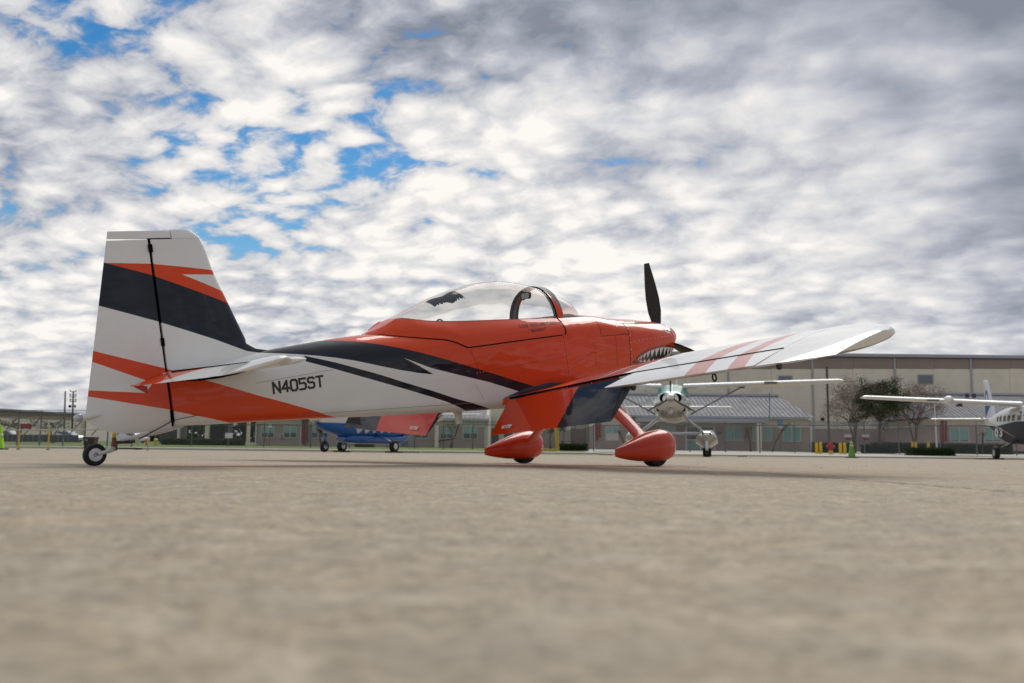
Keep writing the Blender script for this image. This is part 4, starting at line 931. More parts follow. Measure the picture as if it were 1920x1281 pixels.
# ---- main gear
for side in (-1, 1):
    y0 = side*.884
    # leg: flat tapered steel spring with fairing
    rings = []
    for t in [i/8 for i in range(9)]:
        p = Vector((.10, side*.34, .60)).lerp(Vector(g2b(0, y0-side*.10, .23)), t)
        w = .105-.025*t+.06*max(0, t-.8)*5*.5; th = .022-.004*t+.02*max(0, t-.85)*6
        ax = Vector((1, 0, .05)); dr = Vector(g2b(0, y0-side*.10, .23))-Vector((.10, side*.34, .60)); nn = dr.cross(ax).normalized(); ax = nn.cross(dr).normalized()
        rings.append([p+ax*w*math.cos(a)*(1 if abs(a) < 9 else 1)+nn*th*math.sin(a) for a in [2*math.pi*k/14 for k in range(14)]])
    vs, fs = loft(rings); leg = mesh('gear_leg', vs, fs, M_PANT, plane, True, 60)
    # wheel pant: teardrop
    PT = [(-.60, .020, .044, .10), (-.56, .032, .054, .102), (-.45, .064, .081, .112), (-.3, .106, .115, .13), (-.15, .137, .145, .149), (0, .155, .166, .165), (.12, .15, .172, .175), (.22, .13, .155, .178), (.29, .10, .125, .178), (.335, .06, .082, .175), (.352, .02, .03, .172)]
    rings = []
    for i in range(41):
        x = -.60+.952*(1-math.cos(math.pi*i/40))/2; w, hh, zc = smooth_tab(PT, x)
        zc = zc*.93+.03; hh *= .90; ring = []
        for k in range(20):
            a = 2*math.pi*k/20; cy, sz = math.cos(a), math.sin(a)
            yy_ = w*math.copysign(abs(cy)**.85, cy); zz = hh*math.copysign(abs(sz)**(.95 if sz > 0 else .75), sz)*(1 if sz > 0 else .95)
            ring.append(g2b(x*.85-.035, y0+yy_*.9, max(zc+zz, .048)))
        rings.append(ring)
    vs, fs = loft(rings); pant = mesh('wheel_pant', vs, fs, M_PANT, plane, True, 70)
    for gx_, gz_ in ((-.10, .18), (.155, .19), (.148, .16)):
        bo = MB(); w, hh, zc = smooth_tab(PT, gx_/.865); bo.lathe([(.010, -.004), (.010, .004), (0, .005)], g2b(gx_, y0-.9*w*.97, gz_), (0, -1, 0), 8); bo.build('pant_screw', pmat('pale screw', (.8, .75, .68), .3, .6), pant)
    tw_ = MB(); tw_.lathe([(.09, -.05), (.128, -.06), (.154, -.048), (.160, -.02), (.160, .02), (.154, .048), (.128, .06), (.09, .05)], g2b(.0, y0, .157), (0, 1, 0), 32)
    # flattened where it meets the ground
    tw_.v = [tuple(Vector(g2b(0, 0, 0)) + Vector(q)) for q in tw_.v]
    fv = []
    for q in tw_.v:
        gx_, gz_ = q[0]*cb-q[2]*sb, q[0]*sb+q[2]*cb; fv.append(g2b(gx_, q[1], max(gz_, .002)))
    tw_.v = fv; wh = tw_.build('main_wheel', M_TYRE, plane, True, 40)
    hb = MB(); hb.lathe([(.088, -.052), (.088, .052)], g2b(0, y0, .157), (0, 1, 0), 16); hb.build('wheel_rim', M_ALU, wh)

# ---- tail wheel: spring rod, pivot, fork, tyre
sr = MB(); sr.tube([(-4.02, 0, 1.045), (-4.12, -.005, 1.028), (-4.43, -.012, 1.005)], [.020, .018, .015], 8); sr.build('tail_spring', M_STEEL, plane, True)
T0 = Vector((-4.688, 0, 0))
TWR = .073
twc = Vector(g2b(-4.728, -.03, TWR))
pv_ = MB(); pv_.lathe([(.016, -.05), (.02, -.04), (.02, .0), (.014, .01), (.014, .035), (0, .036)], Vector(g2b(-4.605, -.02, .15)), (sb*.4, 0, 1), 10); piv = pv_.build('tailwheel_pivot', pmat('rusty bracket', (.16, .07, .035), .6, .3), plane, True)
pv_ = MB(); pv_.lathe([(.011, 0), (.012, .03), (.006, .036), (0, .037)], Vector(g2b(-4.61, -.02, .182)), (sb, 0, cb), 10); pv_.build('grease_cap', pmat('cap yellow', (.65, .42, .02), .4), piv, True)
pv_ = MB(); pv_.box(Vector(g2b(-4.535, -.02, .158)), (.12, .03, .02), 0, 0, .1); pv_.tube([Vector(g2b(-4.535+.02, .04, .155)), Vector(g2b(-4.535+.02, -.08, .155))], .008, 6); pv_.build('steering_horn', pmat('dark bracket', (.06, .05, .045), .5, .5), piv)
for dy in (-.075, .035):
    ch = MB(); a_ = Vector(g2b(-4.585, dy, .168)); b_ = Vector(g2b(-4.475, dy, .180 if dy < 0 else .14)); pts = []
    for i in range(60):
        t = i/59; p = a_.lerp(b_, t); pts.append(p+Vector((0, math.cos(i*1.25), math.sin(i*1.25)))*.008)
    ch.tube(pts, .0016, 4); ch.build('steering_spring', M_ALU, piv)
st = MB(); st.tube([Vector(g2b(-4.465, -.07, .178)), (-4.17, -.06, 1.062), (-4.12, -.05, 1.078)], .004, 5); st.build('steering_rod', M_BLK, piv)
st = MB(); st.tube([(-4.12, -.06, 1.085), (-3.93, -.10, 1.098)], .0025, 4); st.build('rudder_cable', M_BLK, piv)
fk = MB(); fk.tube([Vector(g2b(-4.605, -.02, .115)), Vector(g2b(-4.64, -.045, .10)), Vector(g2b(-4.715, -.062, TWR+.005))], [.02, .015, .012], 8); fk.tube([Vector(g2b(-4.605, -.02, .115)), Vector(g2b(-4.64, .0, .10)), Vector(g2b(-4.715, .004, TWR))], [.02, .015, .012], 8); fk.build('fork', M_STEEL, piv, True)
tw_ = MB(); tw_.lathe([(.046, -.022), (.06, -.027), (.069, -.022), (.073, -.01), (.073, .01), (.069, .022), (.06, .027), (.046, .022)], twc, (0, 1, 0), 30, None, False)
tw_.v = [g2b(q[0]*cb-q[2]*sb, q[1], max(q[0]*sb+q[2]*cb, .0015)) for q in tw_.v]
twh = tw_.build('tail_wheel', M_TYRE, plane, True, 40)
rm = MB(); rm.lathe([(.047, -.02), (.044, -.024), (.040, -.018), (.040, .018), (.047, .02)], twc, (0, 1, 0), 24)
for k in range(4):
    a = R(45+90*k); rm.box(twc+Vector((math.cos(a)*.027, -.012, math.sin(a)*.027)), (.032, .008, .016), 0, 0, -a)
rm.lathe([(.016, -.02), (.016, .02)], twc, (0, 1, 0), 12); rm.build('tail_wheel_rim', M_ALU, twh, True, 40)

# ---- belly antenna with bent whip
an = MB(); an.prism([(-.09, 0), (.07, 0), (.0, -.05), (-.01, -.14), (-.045, -.14), (-.045, -.06)], (-1.52, -.03, .80), (1, 0, 0), (0, 0, 1), (0, .05, 0)); an.build('antenna_mount', M_WHITE, plane)
an = MB(); an.tube([(-1.55, -.01, .66), (-1.63, -.01, .54), (-1.80, .0, .545)], .004, 5); an.build('antenna_whip', M_BLK, plane)
# ================================================================ the other airplanes (local axes: x forward, y left, z up, ground at z = 0)
def sec_ring(x, zt, zb, w, n=24, p=2.6):
    zc, hh = (zt+zb)/2, (zt-zb)/2
    return [(x, w*math.copysign(abs(math.cos(a))**(2/p), math.cos(a)), zc+hh*math.copysign(abs(math.sin(a))**(2/p), math.sin(a))) for a in [2*math.pi*k/n for k in range(n)]]
def body_loft(st, name, mat, parent, n=24, p=2.6, dens=6):
    xs = []
    for a, b in zip(st, st[1:]): xs += [a[0]+(b[0]-a[0])*i/dens for i in range(dens)]
    xs.append(st[-1][0]); T = sorted(st)
    vs, fs = loft([sec_ring(x, *smooth_tab(T, x), n=n, p=p) for x in xs]); return mesh(name, vs, fs, mat, parent, True, 50)
def flat_wing(name, parent, mat, root, tip, c0, c1, tk=.13, sweep=0.0, n=12, vertical=False, rnd_tip=True):
    """lofted surface from root LE to tip LE"""
    root, tip = Vector(root), Vector(tip); rings = []
    for t, k in [(i/8, 1.0) for i in range(9)]+([(1.015, .75), (1.025, .35)] if rnd_tip else []):
        p = root.lerp(tip, t); c = (c0+(c1-c0)*min(t, 1)); ring = []
        cs = cosp(0, 1, n)
        up = [(q*c, naca(q, tk*k, .0 if vertical else .02)[0]*c) for q in cs]; lo = [(q*c, naca(q, tk*k, .0 if vertical else .02)[1]*c) for q in cs]
        for q, h in up+lo[::-1][1:-1]: ring.append(p+(Vector((-q, h, 0)) if vertical else Vector((-q, 0, h))))
        rings.append(ring)
    vs, fs = loft(rings); return mesh(name, vs, fs, mat, parent, True, 50)
def wheel(parent, pos, r, w, name='wheel'):
    q = MB(); q.lathe([(r*.5, -w*.45), (r*.85, -w*.5), (r*.97, -w*.35), (r, 0), (r*.97, w*.35), (r*.85, w*.5), (r*.5, w*.45)], pos, (0, 1, 0), 24); o = q.build(name, M_TYRE, parent, True, 50)
    q = MB(); q.lathe([(r*.2, -w*.52), (r*.5, -w*.46), (r*.5, w*.46), (r*.2, w*.52)], pos, (0, 1, 0), 16); q.build('rim', M_ALU, o, True, 40); return o
def propeller(parent, x, z, rad, nb, a0, mat, smat, sr, sl, cw=.10):
    e = bpy.data.objects.new('propeller', None); link(e, parent); e.location = (x, 0, z)
    for k in range(nb):
        M_ = Matrix.Rotation(a0+2*math.pi*k/nb, 3, 'X'); rings = []
        for r, c, tw in ((.12, .06, 60), (.3, cw, 45), (.6, cw*1.15, 30), (.85, cw, 22), (1.0, cw*.6, 18)):
            t = R(tw); rings.append([M_@Vector(((c*math.cos(a)*math.sin(t)+.012*math.sin(a)*math.cos(t)), (-c*math.cos(a)*math.cos(t)+.012*math.sin(a)*math.sin(t)), rad*r)) for a in [6.283*j/10 for j in range(10)]])
        vs, fs = loft(rings); mesh('propeller_blade', vs, fs, mat, e, True, 50)
    q = MB(); q.lathe([(sr, -.05), (sr, .0), (sr*.96, sl*.3), (sr*.75, sl*.65), (sr*.4, sl*.92), (0, sl)], (0, 0, 0), (1, 0, 0), 20); q.build('spinner', smat, e, True); return e
M_CHROME = pmat('chrome', (.80, .80, .80), .08, 1.0); M_PWHITE = pmat('aircraft white', (.72, .71, .68), .3, coat=.6); M_PGLASS = pmat('aircraft glass', (.03, .05, .05), .06, spec=.9); M_TEALG = pmat('windshield teal', (.22, .46, .41), .35, spec=.25)
def two_tone(name, fn):
    m = bpy.data.materials.new(name); m.use_nodes = True; n = NT(m.node_tree); b = n.n['Principled BSDF']; tc = n.add('ShaderNodeTexCoord'); s = n.sep(tc.outputs['Object'])
    n.l.new(fn(n, s[0], s[1], s[2]), b.inputs['Base Color']); b.inputs['Roughness'].default_value = .3; b.inputs['Coat Weight'].default_value = .12; return m
# ---- blue turboprop with belly pod
k9 = .9
def blue_paint(n, x, y, z):
    edge = n.math('SUBTRACT', 1.50, n.math('MULTIPLY', n.math('MULTIPLY', n.math('LESS_THAN', x, 1.9), n.math('GREATER_THAN', x, -2.6)), n.math('MULTIPLY', n.math('POWER', n.math('ABSOLUTE', n.math('SINE', n.math('MULTIPLY', x, 4.8))), .6), n.maprange(x, -2.6, 1.9, .38, .50))))
    return n.mix(n.math('GREATER_THAN', z, edge), (.006, .115, .40, 1), (.70, .68, .64, 1))
M_BLUE = two_tone('blue and white', blue_paint); M_BLUEP = pmat('blue paint', (.006, .105, .38), .3, coat=.6)
def turboprop(name, label, loc_, rz, M_F, M_W, M_LOW, spin, scale, prop_a, pod=True, track=1.78, far=False):
    t = thing(name, label, 'airplane', loc_, (0, 0, rz)); t.scale = (scale,)*3
    st = [(4.2, 1.98, 1.42, .27), (3.9, 2.05, 1.22, .42), (3.2, 2.12, 1.0, .56), (2.5, 2.18, .86, .66), (2.15, 2.3, .82, .71), (1.55, 2.66, .80, .77), (1.0, 2.78, .80, .80), (-1.5, 2.78, .80, .80), (-3.0, 2.68, 1.0, .72), (-4.6, 2.5, 1.45, .46), (-6.4, 2.36, 1.85, .2), (-7.3, 2.3, 2.0, .08)]
    fz = body_loft(st[::-1], 'fuselage', M_F, t, 28, 2.9)
    # windshield and windows stand on the skin
    q = MB(); v_, f_ = loft([[(x, y*1.004, z+.004) for x, y, z in sec_ring(x, *smooth_tab(sorted(st), x), n=40, p=2.9) if z > zc] for x, zc in ((2.12, 2.26), (1.95, 2.26), (1.75, 2.26), (1.6, 2.26))][0:0] or [[(0, 0, 0)]*2]*2, False)
    ws = []
    for x in (2.14, 2.0, 1.85, 1.7, 1.58):
        zt_, zb_, w_ = smooth_tab(sorted(st), x); zl = 2.16; ring = []
        for i in range(13):
            u_ = -1+2*i/12; y = w_*.97*u_; zc, hh = (zt_+zb_)/2, (zt_-zb_)/2; z = zc+hh*(max(0, 1-abs(u_*.97)**2.9))**(1/2.9); ring.append((x+.012, y, max(z, min(zl, zt_))+.012))
        ws.append(ring)
    vs, fs = loft(ws, False); mesh('windshield', vs, fs, M_PGLASS, fz)
    for x0, x1, z0, z1 in ((1.35, .85, 1.98, 2.42), (.45, .02, 1.98, 2.38), (-.3, -.72, 1.98, 2.38), (-1.0, -1.38, 1.98, 2.36), (-1.7, -2.05, 2.0, 2.36), (-2.3, -2.62, 2.02, 2.34)):
        for sy in (-1, 1):
            w_ = smooth_tab(sorted(st), (x0+x1)/2)[2]; zt_, zb_, _ = smooth_tab(sorted(st), (x0+x1)/2)
            def yy(z): zc, hh = (zt_+zb_)/2, (zt_-zb_)/2; return w_*(max(0, 1-abs((z-zc)/hh)**2.9))**(1/2.9)+.008
            q = MB(); zs2 = [z0+(z1-z0)*i/4 for i in range(5)]; q.raw([(x, sy*yy(z), z) for z in zs2 for x in (x0, x1)], [(2*i, 2*i+1, 2*i+3, 2*i+2) for i in range(4)]); q.build('cabin_window', M_PGLASS, fz)
    if pod: body_loft([(2.3, .80, .62, .3), (1.9, .95, .50, .52), (1.0, .95, .46, .62), (-2.0, .95, .46, .62), (-3.1, 1.02, .7, .5), (-3.6, 1.1, .95, .3)][::-1], 'belly_pod', M_LOW, t, 20, 4)
    for sy in (-1, 1):
        wg = flat_wing('wing', t, M_W, (1.05, sy*.55, 2.76), (.85, sy*7.9, 3.15), 2.0, 1.25, .15)
        q = MB(); q.tube([(.35, sy*.78, 1.12), (.35, sy*3.3, 2.74)], .055, 8, flat=.5); q.build('wing_strut', M_W, wg, True)
        q = MB(); q.box((.35, sy*3.35, 2.74), (.4, .22, .12)); q.build('strut_fairing', M_BLK, wg)
        flat_wing('tailplane', t, M_W, (-6.1, 0, 2.30), (-6.35, sy*3.1, 2.30), 1.35, .85, .09)
        q = MB(); q.tube([(0, sy*.55, .95), (0, sy*(track-.3), .62), (0, sy*(track-.08), .36)], [.10, .07, .06], 8, flat=.6); q.build('gear_leg', M_LOW, t, True)
        wheel(t, (0, sy*track, .34), .34, .24, 'main_wheel')
        q = MB(); q.box((0.0, sy*track, .04), (.9, .5, .08)); q.build('wheel_chock', M_BLK, t)
    if name == 'cargo_airplane':
        q = MB(); q.lathe([(0, .32), (.13, .24), (.22, .0), (.22, -.35), (.1, -.55), (0, -.6)], (1.15, -4.0, 2.98), (1, 0, 0), 16); q.build('radar_pod', M_W, t, True)
        q = MB(); q.box((1.02, -4.75, 2.98), (.16, .55, .11)); q.build('landing_light', M_PGLASS, t)
    fn_ = flat_wing('fin', t, M_FINP if far else M_W, (-5.3, 0, 2.3), (-6.55, 0, 4.55), 2.0, .95, .09, vertical=True)
    propeller(t, 4.25, 1.70, 1.3, 3, prop_a, M_BLK, spin, .24, .5)
    q = MB(); q.tube([(3.5, 0, .95), (3.55, 0, .45)], [.085, .06], 8); q.tube([(3.55, -.12, .5), (3.55, -.14, .28)], .035, 6); q.tube([(3.55, .12, .5), (3.55, .14, .28)], .035, 6); q.build('nose_gear', M_LOW, t, True); wheel(t, (3.55, 0, .28), .28, .19, 'nose_wheel')
    q = MB(); q.tube([(3.6, -.40, 1.25), (3.35, -.62, 1.12), (3.1, -.66, 1.05)], .12, 10); q.build('exhaust_stack', pmat('burnt metal', (.14, .10, .07), .4, .8), t, True)
    return t
def fin_logo(n, x, y, z):
    c = n.mix(0.0, (.66, .68, .72, 1), (.66, .68, .72, 1)); dx = n.math('SUBTRACT', x, -6.8); dz_ = n.math('SUBTRACT', z, 3.35)
    d_ = n.math('SQRT', n.math('ADD', n.math('MULTIPLY', dx, dx), n.math('MULTIPLY', n.math('MULTIPLY', dz_, dz_), .35)))
    c = n.mix(n.math('MULTIPLY', n.math('GREATER_THAN', d_, .26), n.math('LESS_THAN', d_, .40)), c, (.01, .07, .26, 1))
    return n.mix(n.math('MULTIPLY', n.math('LESS_THAN', z, 3.3), n.math('GREATER_THAN', n.math('SUBTRACT', z, n.math('MULTIPLY', x, .5)), 6.05)), c, (.01, .07, .26, 1))
M_FINP = two_tone('fin emblem', fin_logo)
nose = P(631, 845, 43.0)
hb_ = math.atan2(-.875, -.484); mid = Vector((P(689, 845, 45).x, 45.0, 0))
turboprop('blue_airplane', 'blue and white turboprop with belly pod, mostly hidden behind the orange airplane', mid, hb_, M_BLUE, M_PWHITE, M_BLUEP, M_CHROME, .9, R(75))
def grey_paint(n, x, y, z):
    e = n.math('ADD', 1.86, n.math('MULTIPLY', n.math('SINE', n.math('MULTIPLY', n.math('ADD', x, 1.0), .9)), .06)); c = n.mix(n.math('GREATER_THAN', z, e), (.050, .052, .068, 1), (.66, .66, .66, 1))
    return n.mix(n.math('MULTIPLY', n.math('GREATER_THAN', z, n.math('SUBTRACT', e, .07)), n.math('LESS_THAN', z, e)), c, (.02, .07, .06, 1))
M_GREYP = two_tone('white over charcoal', grey_paint); b = M_GREYP.node_tree.nodes['Principled BSDF']; b.inputs['Roughness'].default_value = .6; b.inputs['Specular IOR Level'].default_value = .15; b.inputs['Coat Weight'].default_value = 0; M_CHAR = pmat('charcoal paint', (.05, .052, .068), .45)
cp_ = turboprop('cargo_airplane', 'white and charcoal high-wing turboprop cut by the right edge', (26.45, 46.6, 0), math.atan2(-.978, -.21), M_GREYP, M_PWHITE, M_CHAR, M_CHROME, 1.0, R(20), False, 1.62, True)
bpy.context.view_layer.update(); iv = cp_.matrix_world.inverted(); o_ = iv@Vector((0, 0, CAMH)); d_ = (iv@P(1876, 812, 46))-o_; st_ = (-.74-o_.y)/d_.y; hit_ = o_+d_*st_
hit_.y = -(smooth_tab(sorted([(-3.0, .72), (-1.5, .80), (1.0, .80), (-4.6, .46)]), hit_.x)[0]+.03); M_DIG = pmat('number grey', (.55, .55, .56), .5)
for k_, ch_ in enumerate('03'):
    tv, tf = text_mesh(ch_, .62, None, .03); mesh('number_digit', [(hit_.x+(k_-.5)*.75+v.x*1.9, hit_.y-.02, hit_.z+v.y) for v in tv], tf, M_DIG, cp_, False)

# ---- amphibious floatplane, nose to the camera
fp_h = math.atan2(-.977, -.21)
fp = thing('floatplane', 'white high-wing floatplane on amphibious floats facing the camera behind the right wheel', 'airplane', (6.62, 37.4, 0), (0, 0, fp_h))
def fp_paint(n, x, y, z): return n.mix(0.0, (.66, .66, .64, 1), (.66, .66, .64, 1))
M_FPW = two_tone('floatplane white', fp_paint)
M_FPC = pmat('polished cowl', (.60, .60, .57), .14, .75)
st = [(1.95, 2.48, 2.02, .33), (1.80, 2.53, 1.78, .52), (1.4, 2.55, 1.53, .64), (.75, 2.55, 1.40, .70), (.45, 2.56, 1.38, .71), (-.3, 2.94, 1.38, .71), (-1.8, 2.92, 1.42, .69), (-3.4, 2.75, 1.65, .45), (-6.0, 2.60, 2.1, .14), (-6.6, 2.58, 2.2, .06)]
fz = body_loft(st[::-1], 'fuselage', M_FPW, fp, 28, 2.5)
q = body_loft([(1.99, 2.46, 1.96, .30), (1.84, 2.53, 1.70, .54), (1.45, 2.53, 1.48, .665), (1.0, 2.50, 1.42, .70)][::-1], 'cowl', M_FPC, fp, 28, 2.4)
for sy in (-1, 1):
    e = MB(); e.lathe([(.0, .0), (.16, .005), (.18, -.04)], (1.985, sy*.25, 2.27), (1, 0, 0), 16); e.build('cowl_inlet', M_GAP, fp, True)
    e = MB(); e.box((1.72, sy*.40, 1.86), (.2, .26, .14), sy*.5, 0, .3); e.build('cowl_vent', M_GAP, fp)
e = MB(); e.tube([(1.7, 0, 1.68), (1.9, 0, 1.78), (1.97, 0, 1.95)], [.10, .12, .11], 10); e.build('chin_fairing', M_FPW, fp, True)
ws = []
for x, zl in ((.50, 2.54), (.25, 2.54), (.0, 2.54), (-.25, 2.56)):
    zt_, zb_, w_ = smooth_tab(sorted(st), x); ring = []
    for i in range(15):
        u_ = -1+2*i/14; zc, hh = (zt_+zb_)/2, (zt_-zb_)/2; z = zc+hh*(max(0, 1-abs(u_*.985)**2.5))**(1/2.5); ring.append((x+.02, w_*.985*u_, max(z, min(zl, zt_)-.1)+.015))
    ws.append(ring)
vs, fs = loft(ws, False); wq = mesh('windshield', vs, fs, M_TEALG, fz)
e = MB(); e.tube([(.52, 0, 2.58), (-.28, 0, 2.97)], .022, 6); e.build('windshield_post', M_FPW, wq)
for sy in (-1, 1):
    wg = flat_wing('wing', fp, M_FPW, (.15, sy*.45, 2.84), (.05, sy*6.55, 3.06), 1.65, 1.15, .15)
    e = MB(); e.tube([(-.35, sy*.70, 1.72), (-.35, sy*2.75, 2.84)], .05, 8, flat=.6); e.build('wing_strut', pmat('strut grey', (.22, .22, .21), .5), wg, True)
    e = MB(); e.box((.10, sy*3.9, 2.99), (.1, .5, .10)); e.build('landing_light', M_PGLASS, wg)
    e = MB(); e.box((-.3, sy*2.8, 2.84), (.3, .2, .08)); e.build('strut_fitting', M_BLK, wg)
    flat_wing('tailplane', fp, M_FPW, (-5.6, 0, 2.30), (-5.75, sy*2.45, 2.30), 1.1, .75, .09)
    # amphibious float: V bottom, pointed bow, nose wheel
    rings = []
    for x, w_, zk, zc_, zt_ in ((2.55, .08, .80, .84, .90), (2.4, .26, .60, .80, .96), (2.1, .38, .40, .70, 1.02), (1.5, .43, .30, .60, 1.04), (0, .43, .27, .55, 1.02), (-1.0, .43, .30, .55, .98), (-1.02, .42, .40, .58, .98), (-3.0, .22, .72, .80, .93), (-3.6, .08, .85, .88, .92)):
        yc = sy*1.36; rings.append([(x, yc, zk), (x, yc+w_, zc_), (x, yc+w_*.98, zc_+.08), (x, yc+w_*.55, zt_), (x, yc-w_*.55, zt_), (x, yc-w_*.98, zc_+.08), (x, yc-w_, zc_)])
    vs, fs = loft(rings); fl = mesh('float', vs, fs, M_FPC, fp, False)
    e = MB(); e.tube([(2.35, sy*1.36, .62), (2.38, sy*1.36, .20)], .055, 8); e.build('nose_gear_strut', M_FPW, fl, True); e = MB(); e.box((2.42, sy*1.36, .88), (.2, .34, .1)); e.build('bow_bumper', M_GAP, fl)
    wheel(fp, (2.42, sy*1.36, .13), .13, .10, 'float_nose_wheel'); wheel(fp, (-.7, sy*1.36, .22), .22, .34, 'float_main_wheel')
    for x0, x1 in ((.9, 1.0), (-.9, -.8), (.7, -.5)):
        e = MB(); e.tube([(x0, sy*.55, 1.55), (x1, sy*1.22, 1.02)], .05, 8, flat=.5); e.build('float_strut', M_FPW, fl, True)
for x in (1.0, -.8): e = MB(); e.tube([(x, -1.2, .93), (x, 1.2, .93)], .045, 8); e.build('spreader_bar', M_FPW, fp, True)
flat_wing('fin', fp, M_FPW, (-5.2, 0, 2.7), (-6.1, 0, 4.1), 1.4, .8, .09, vertical=True)
propeller(fp, 2.05, 2.27, 1.05, 3, R(0), M_BLK, M_CHROME, .18, .34, .03)
# ================================================================ vegetation
def leaf_mat(name, a, b):
    m = bpy.data.materials.new(name); m.use_nodes = True; n = NT(m.node_tree); bs = n.n['Principled BSDF']
    tc = n.add('ShaderNodeTexCoord'); f = n.noise(tc.outputs['Object'], 2.2, 5, .7); g2 = n.add('ShaderNodeNewGeometry')
    f = n.math('ADD', n.math('MULTIPLY', f, .6), n.math('MULTIPLY', g2.outputs['Random Per Island'], .4))
    n.l.new(n.mix(n.maprange(f, .3, .7, 0, 1), (*a, 1), (*b, 1)), bs.inputs['Base Color']); bs.inputs['Roughness'].default_value = .65; bs.inputs['Specular IOR Level'].default_value = .25
    return m
M_LEAF = leaf_mat('green leaves', (.022, .040, .012), (.062, .088, .026)); M_LEAFB = leaf_mat('brown leaves', (.17, .125, .10), (.34, .26, .215)); M_HEDGE = leaf_mat('hedge leaves', (.020, .036, .012), (.05, .075, .022)); M_PALM = leaf_mat('palm leaves', (.045, .075, .018), (.13, .16, .045)); M_LEAFO = leaf_mat('olive leaves', (.035, .045, .020), (.09, .095, .05))
M_BARK = pmat('bark', (.13, .105, .085), .9, var=.3, vscale=6, bump=.5, bscale=30); M_TRUNKG = pmat('grey trunk', (.17, .155, .135), .9, var=.2, vscale=5)
rnd = random.Random(11)
def leaf(mb, p, s, up=.0):
    a = Vector((rnd.uniform(-1, 1), rnd.uniform(-1, 1), rnd.uniform(-1, 1)+up)).normalized(); b = a.orthogonal().normalized(); b = Matrix.Rotation(rnd.uniform(0, 6.28), 3, a)@b; c = a.cross(b)
    l, w = s*rnd.uniform(.7, 1.3), s*.45
    mb.raw([p-b*l*.5, p+c*w*.5+a*l*.08, p+b*l*.5, p-c*w*.5+a*l*.08], [(0, 1, 2, 3)])
def tree(name, label, cat, base, h, rx, rz, cz, nleaf, ls, mat, trunk_r=.12, twigs=40, bare=.0, stems=1, clumps=26, group=None, mix=None):
    t = thing(name, label, cat, base, group=group); tr = MB(); ends = []
    for s in range(stems):
        an = 6.28*s/stems+.4; lean = .25 if stems > 1 else .05
        top = Vector((math.cos(an)*lean*rx*.5, math.sin(an)*lean*rx*.5, cz-rz*.55)); m_ = top*.5+Vector((rnd.uniform(-.1, .1), rnd.uniform(-.1, .1), 0))
        tr.tube([(math.cos(an)*.1*(stems > 1), math.sin(an)*.1*(stems > 1), -.05), m_, top], [trunk_r*1.2, trunk_r*.9, trunk_r*.7], 8)
        for i in range(max(3, twigs//(5*stems))):
            a = rnd.uniform(0, 6.28); r = rnd.uniform(.35, .85); e = Vector((math.cos(a)*rx*r, math.sin(a)*rx*r, cz+rnd.uniform(-.35, .75)*rz)); mid = top.lerp(e, .5)+Vector((0, 0, .12*rz)); tr.tube([top, mid, e], [trunk_r*.5, trunk_r*.3, trunk_r*.1], 5); ends.append(e)
            for k in range(4):
                q = mid.lerp(e, rnd.uniform(.2, 1)); f = q+Vector((rnd.uniform(-.35, .35)*rx, rnd.uniform(-.35, .35)*rx, rnd.uniform(.05, .5)*rz)); tr.tube([q, f], [trunk_r*.14, trunk_r*.05], 4); ends.append(f)
    tr.build('trunk', M_BARK, t, True)
    cr = MB(); cl = []
    for i in range(clumps):
        a = rnd.uniform(0, 6.28); u_ = rnd.uniform(-.75, 1); rr = math.sqrt(max(0, 1-u_*u_*.9))*rnd.uniform(.35, 1.0)
        cl.append((Vector((math.cos(a)*rx*rr, math.sin(a)*rx*rr, cz+u_*rz)), rnd.uniform(.16, .34)))
    cl += [(e, .18) for e in ends]
    for i in range(nleaf):
        c, r = rnd.choice(cl); p = c+Vector((rnd.gauss(0, 1), rnd.gauss(0, 1), rnd.gauss(0, .8)))*r*min(rx, rz)*.62
        leaf(cr, p, ls)
    cr.build('crown', mat, t); return t
def gz(px, Y): return slope_z(Y) if Y > AE else 0.0
def on_ground(px, Y): return Vector((XB(px, Y), Y, gz(px, Y)))
sc = lambda Y: Y/1706.0
YT = 84
tree('crape_myrtle', 'brown bare-looking tree left of the dark green tree, in front of the hangar', 'tree', on_ground(1602, YT), 6.6, 3.1, 2.5, 4.1, 8500, .13, M_LEAFB, .09, 90, stems=3, clumps=44)
tree('oak_tree', 'dark green leafy tree between two brown trees in front of the hangar', 'tree', on_ground(1651, YT-1), 6.4, 2.7, 2.3, 4.1, 11000, .17, M_LEAF, .13, 60, clumps=30)
tree('crape_myrtle', 'brown bare-looking tree right of the dark green tree, behind the airplane wing', 'tree', on_ground(1716, YT+1), 6.2, 3.5, 2.4, 3.95, 8500, .13, M_LEAFB, .09, 90, stems=3, clumps=40)
tree('round_tree', 'small dark round-crowned tree behind the yellow frame', 'tree', on_ground(1032, 86), 3.4, 1.6, 1.15, 2.25, 3600, .15, M_LEAF, .09, 50, clumps=26)
tree('sparse_tree', 'sparse olive branches of a thin tree beside the red pipes', 'tree', on_ground(1078, 90), 4.5, 1.75, .8, 3.1, 1500, .13, M_LEAFO, .06, 60, clumps=24)
tree('courtyard_tree', 'thin bare tree between two windows of the tan building', 'tree', on_ground(846, 88), 2.6, .75, .8, 1.9, 260, .09, M_LEAFO, .06, 30, stems=2, clumps=8)
tree('street_tree', 'branching tree behind the maroon gate sign at the far left', 'tree', on_ground(32, 92), 3.4, 2.6, .6, 1.75, 700, .14, M_LEAF, .1, 40, stems=3, clumps=30)
tree('street_tree', 'low leafy tree behind the two yellow barrier posts', 'tree', on_ground(98, 96), 3.2, 2.3, .6, 1.65, 800, .14, M_LEAF, .09, 40, stems=2, clumps=28)
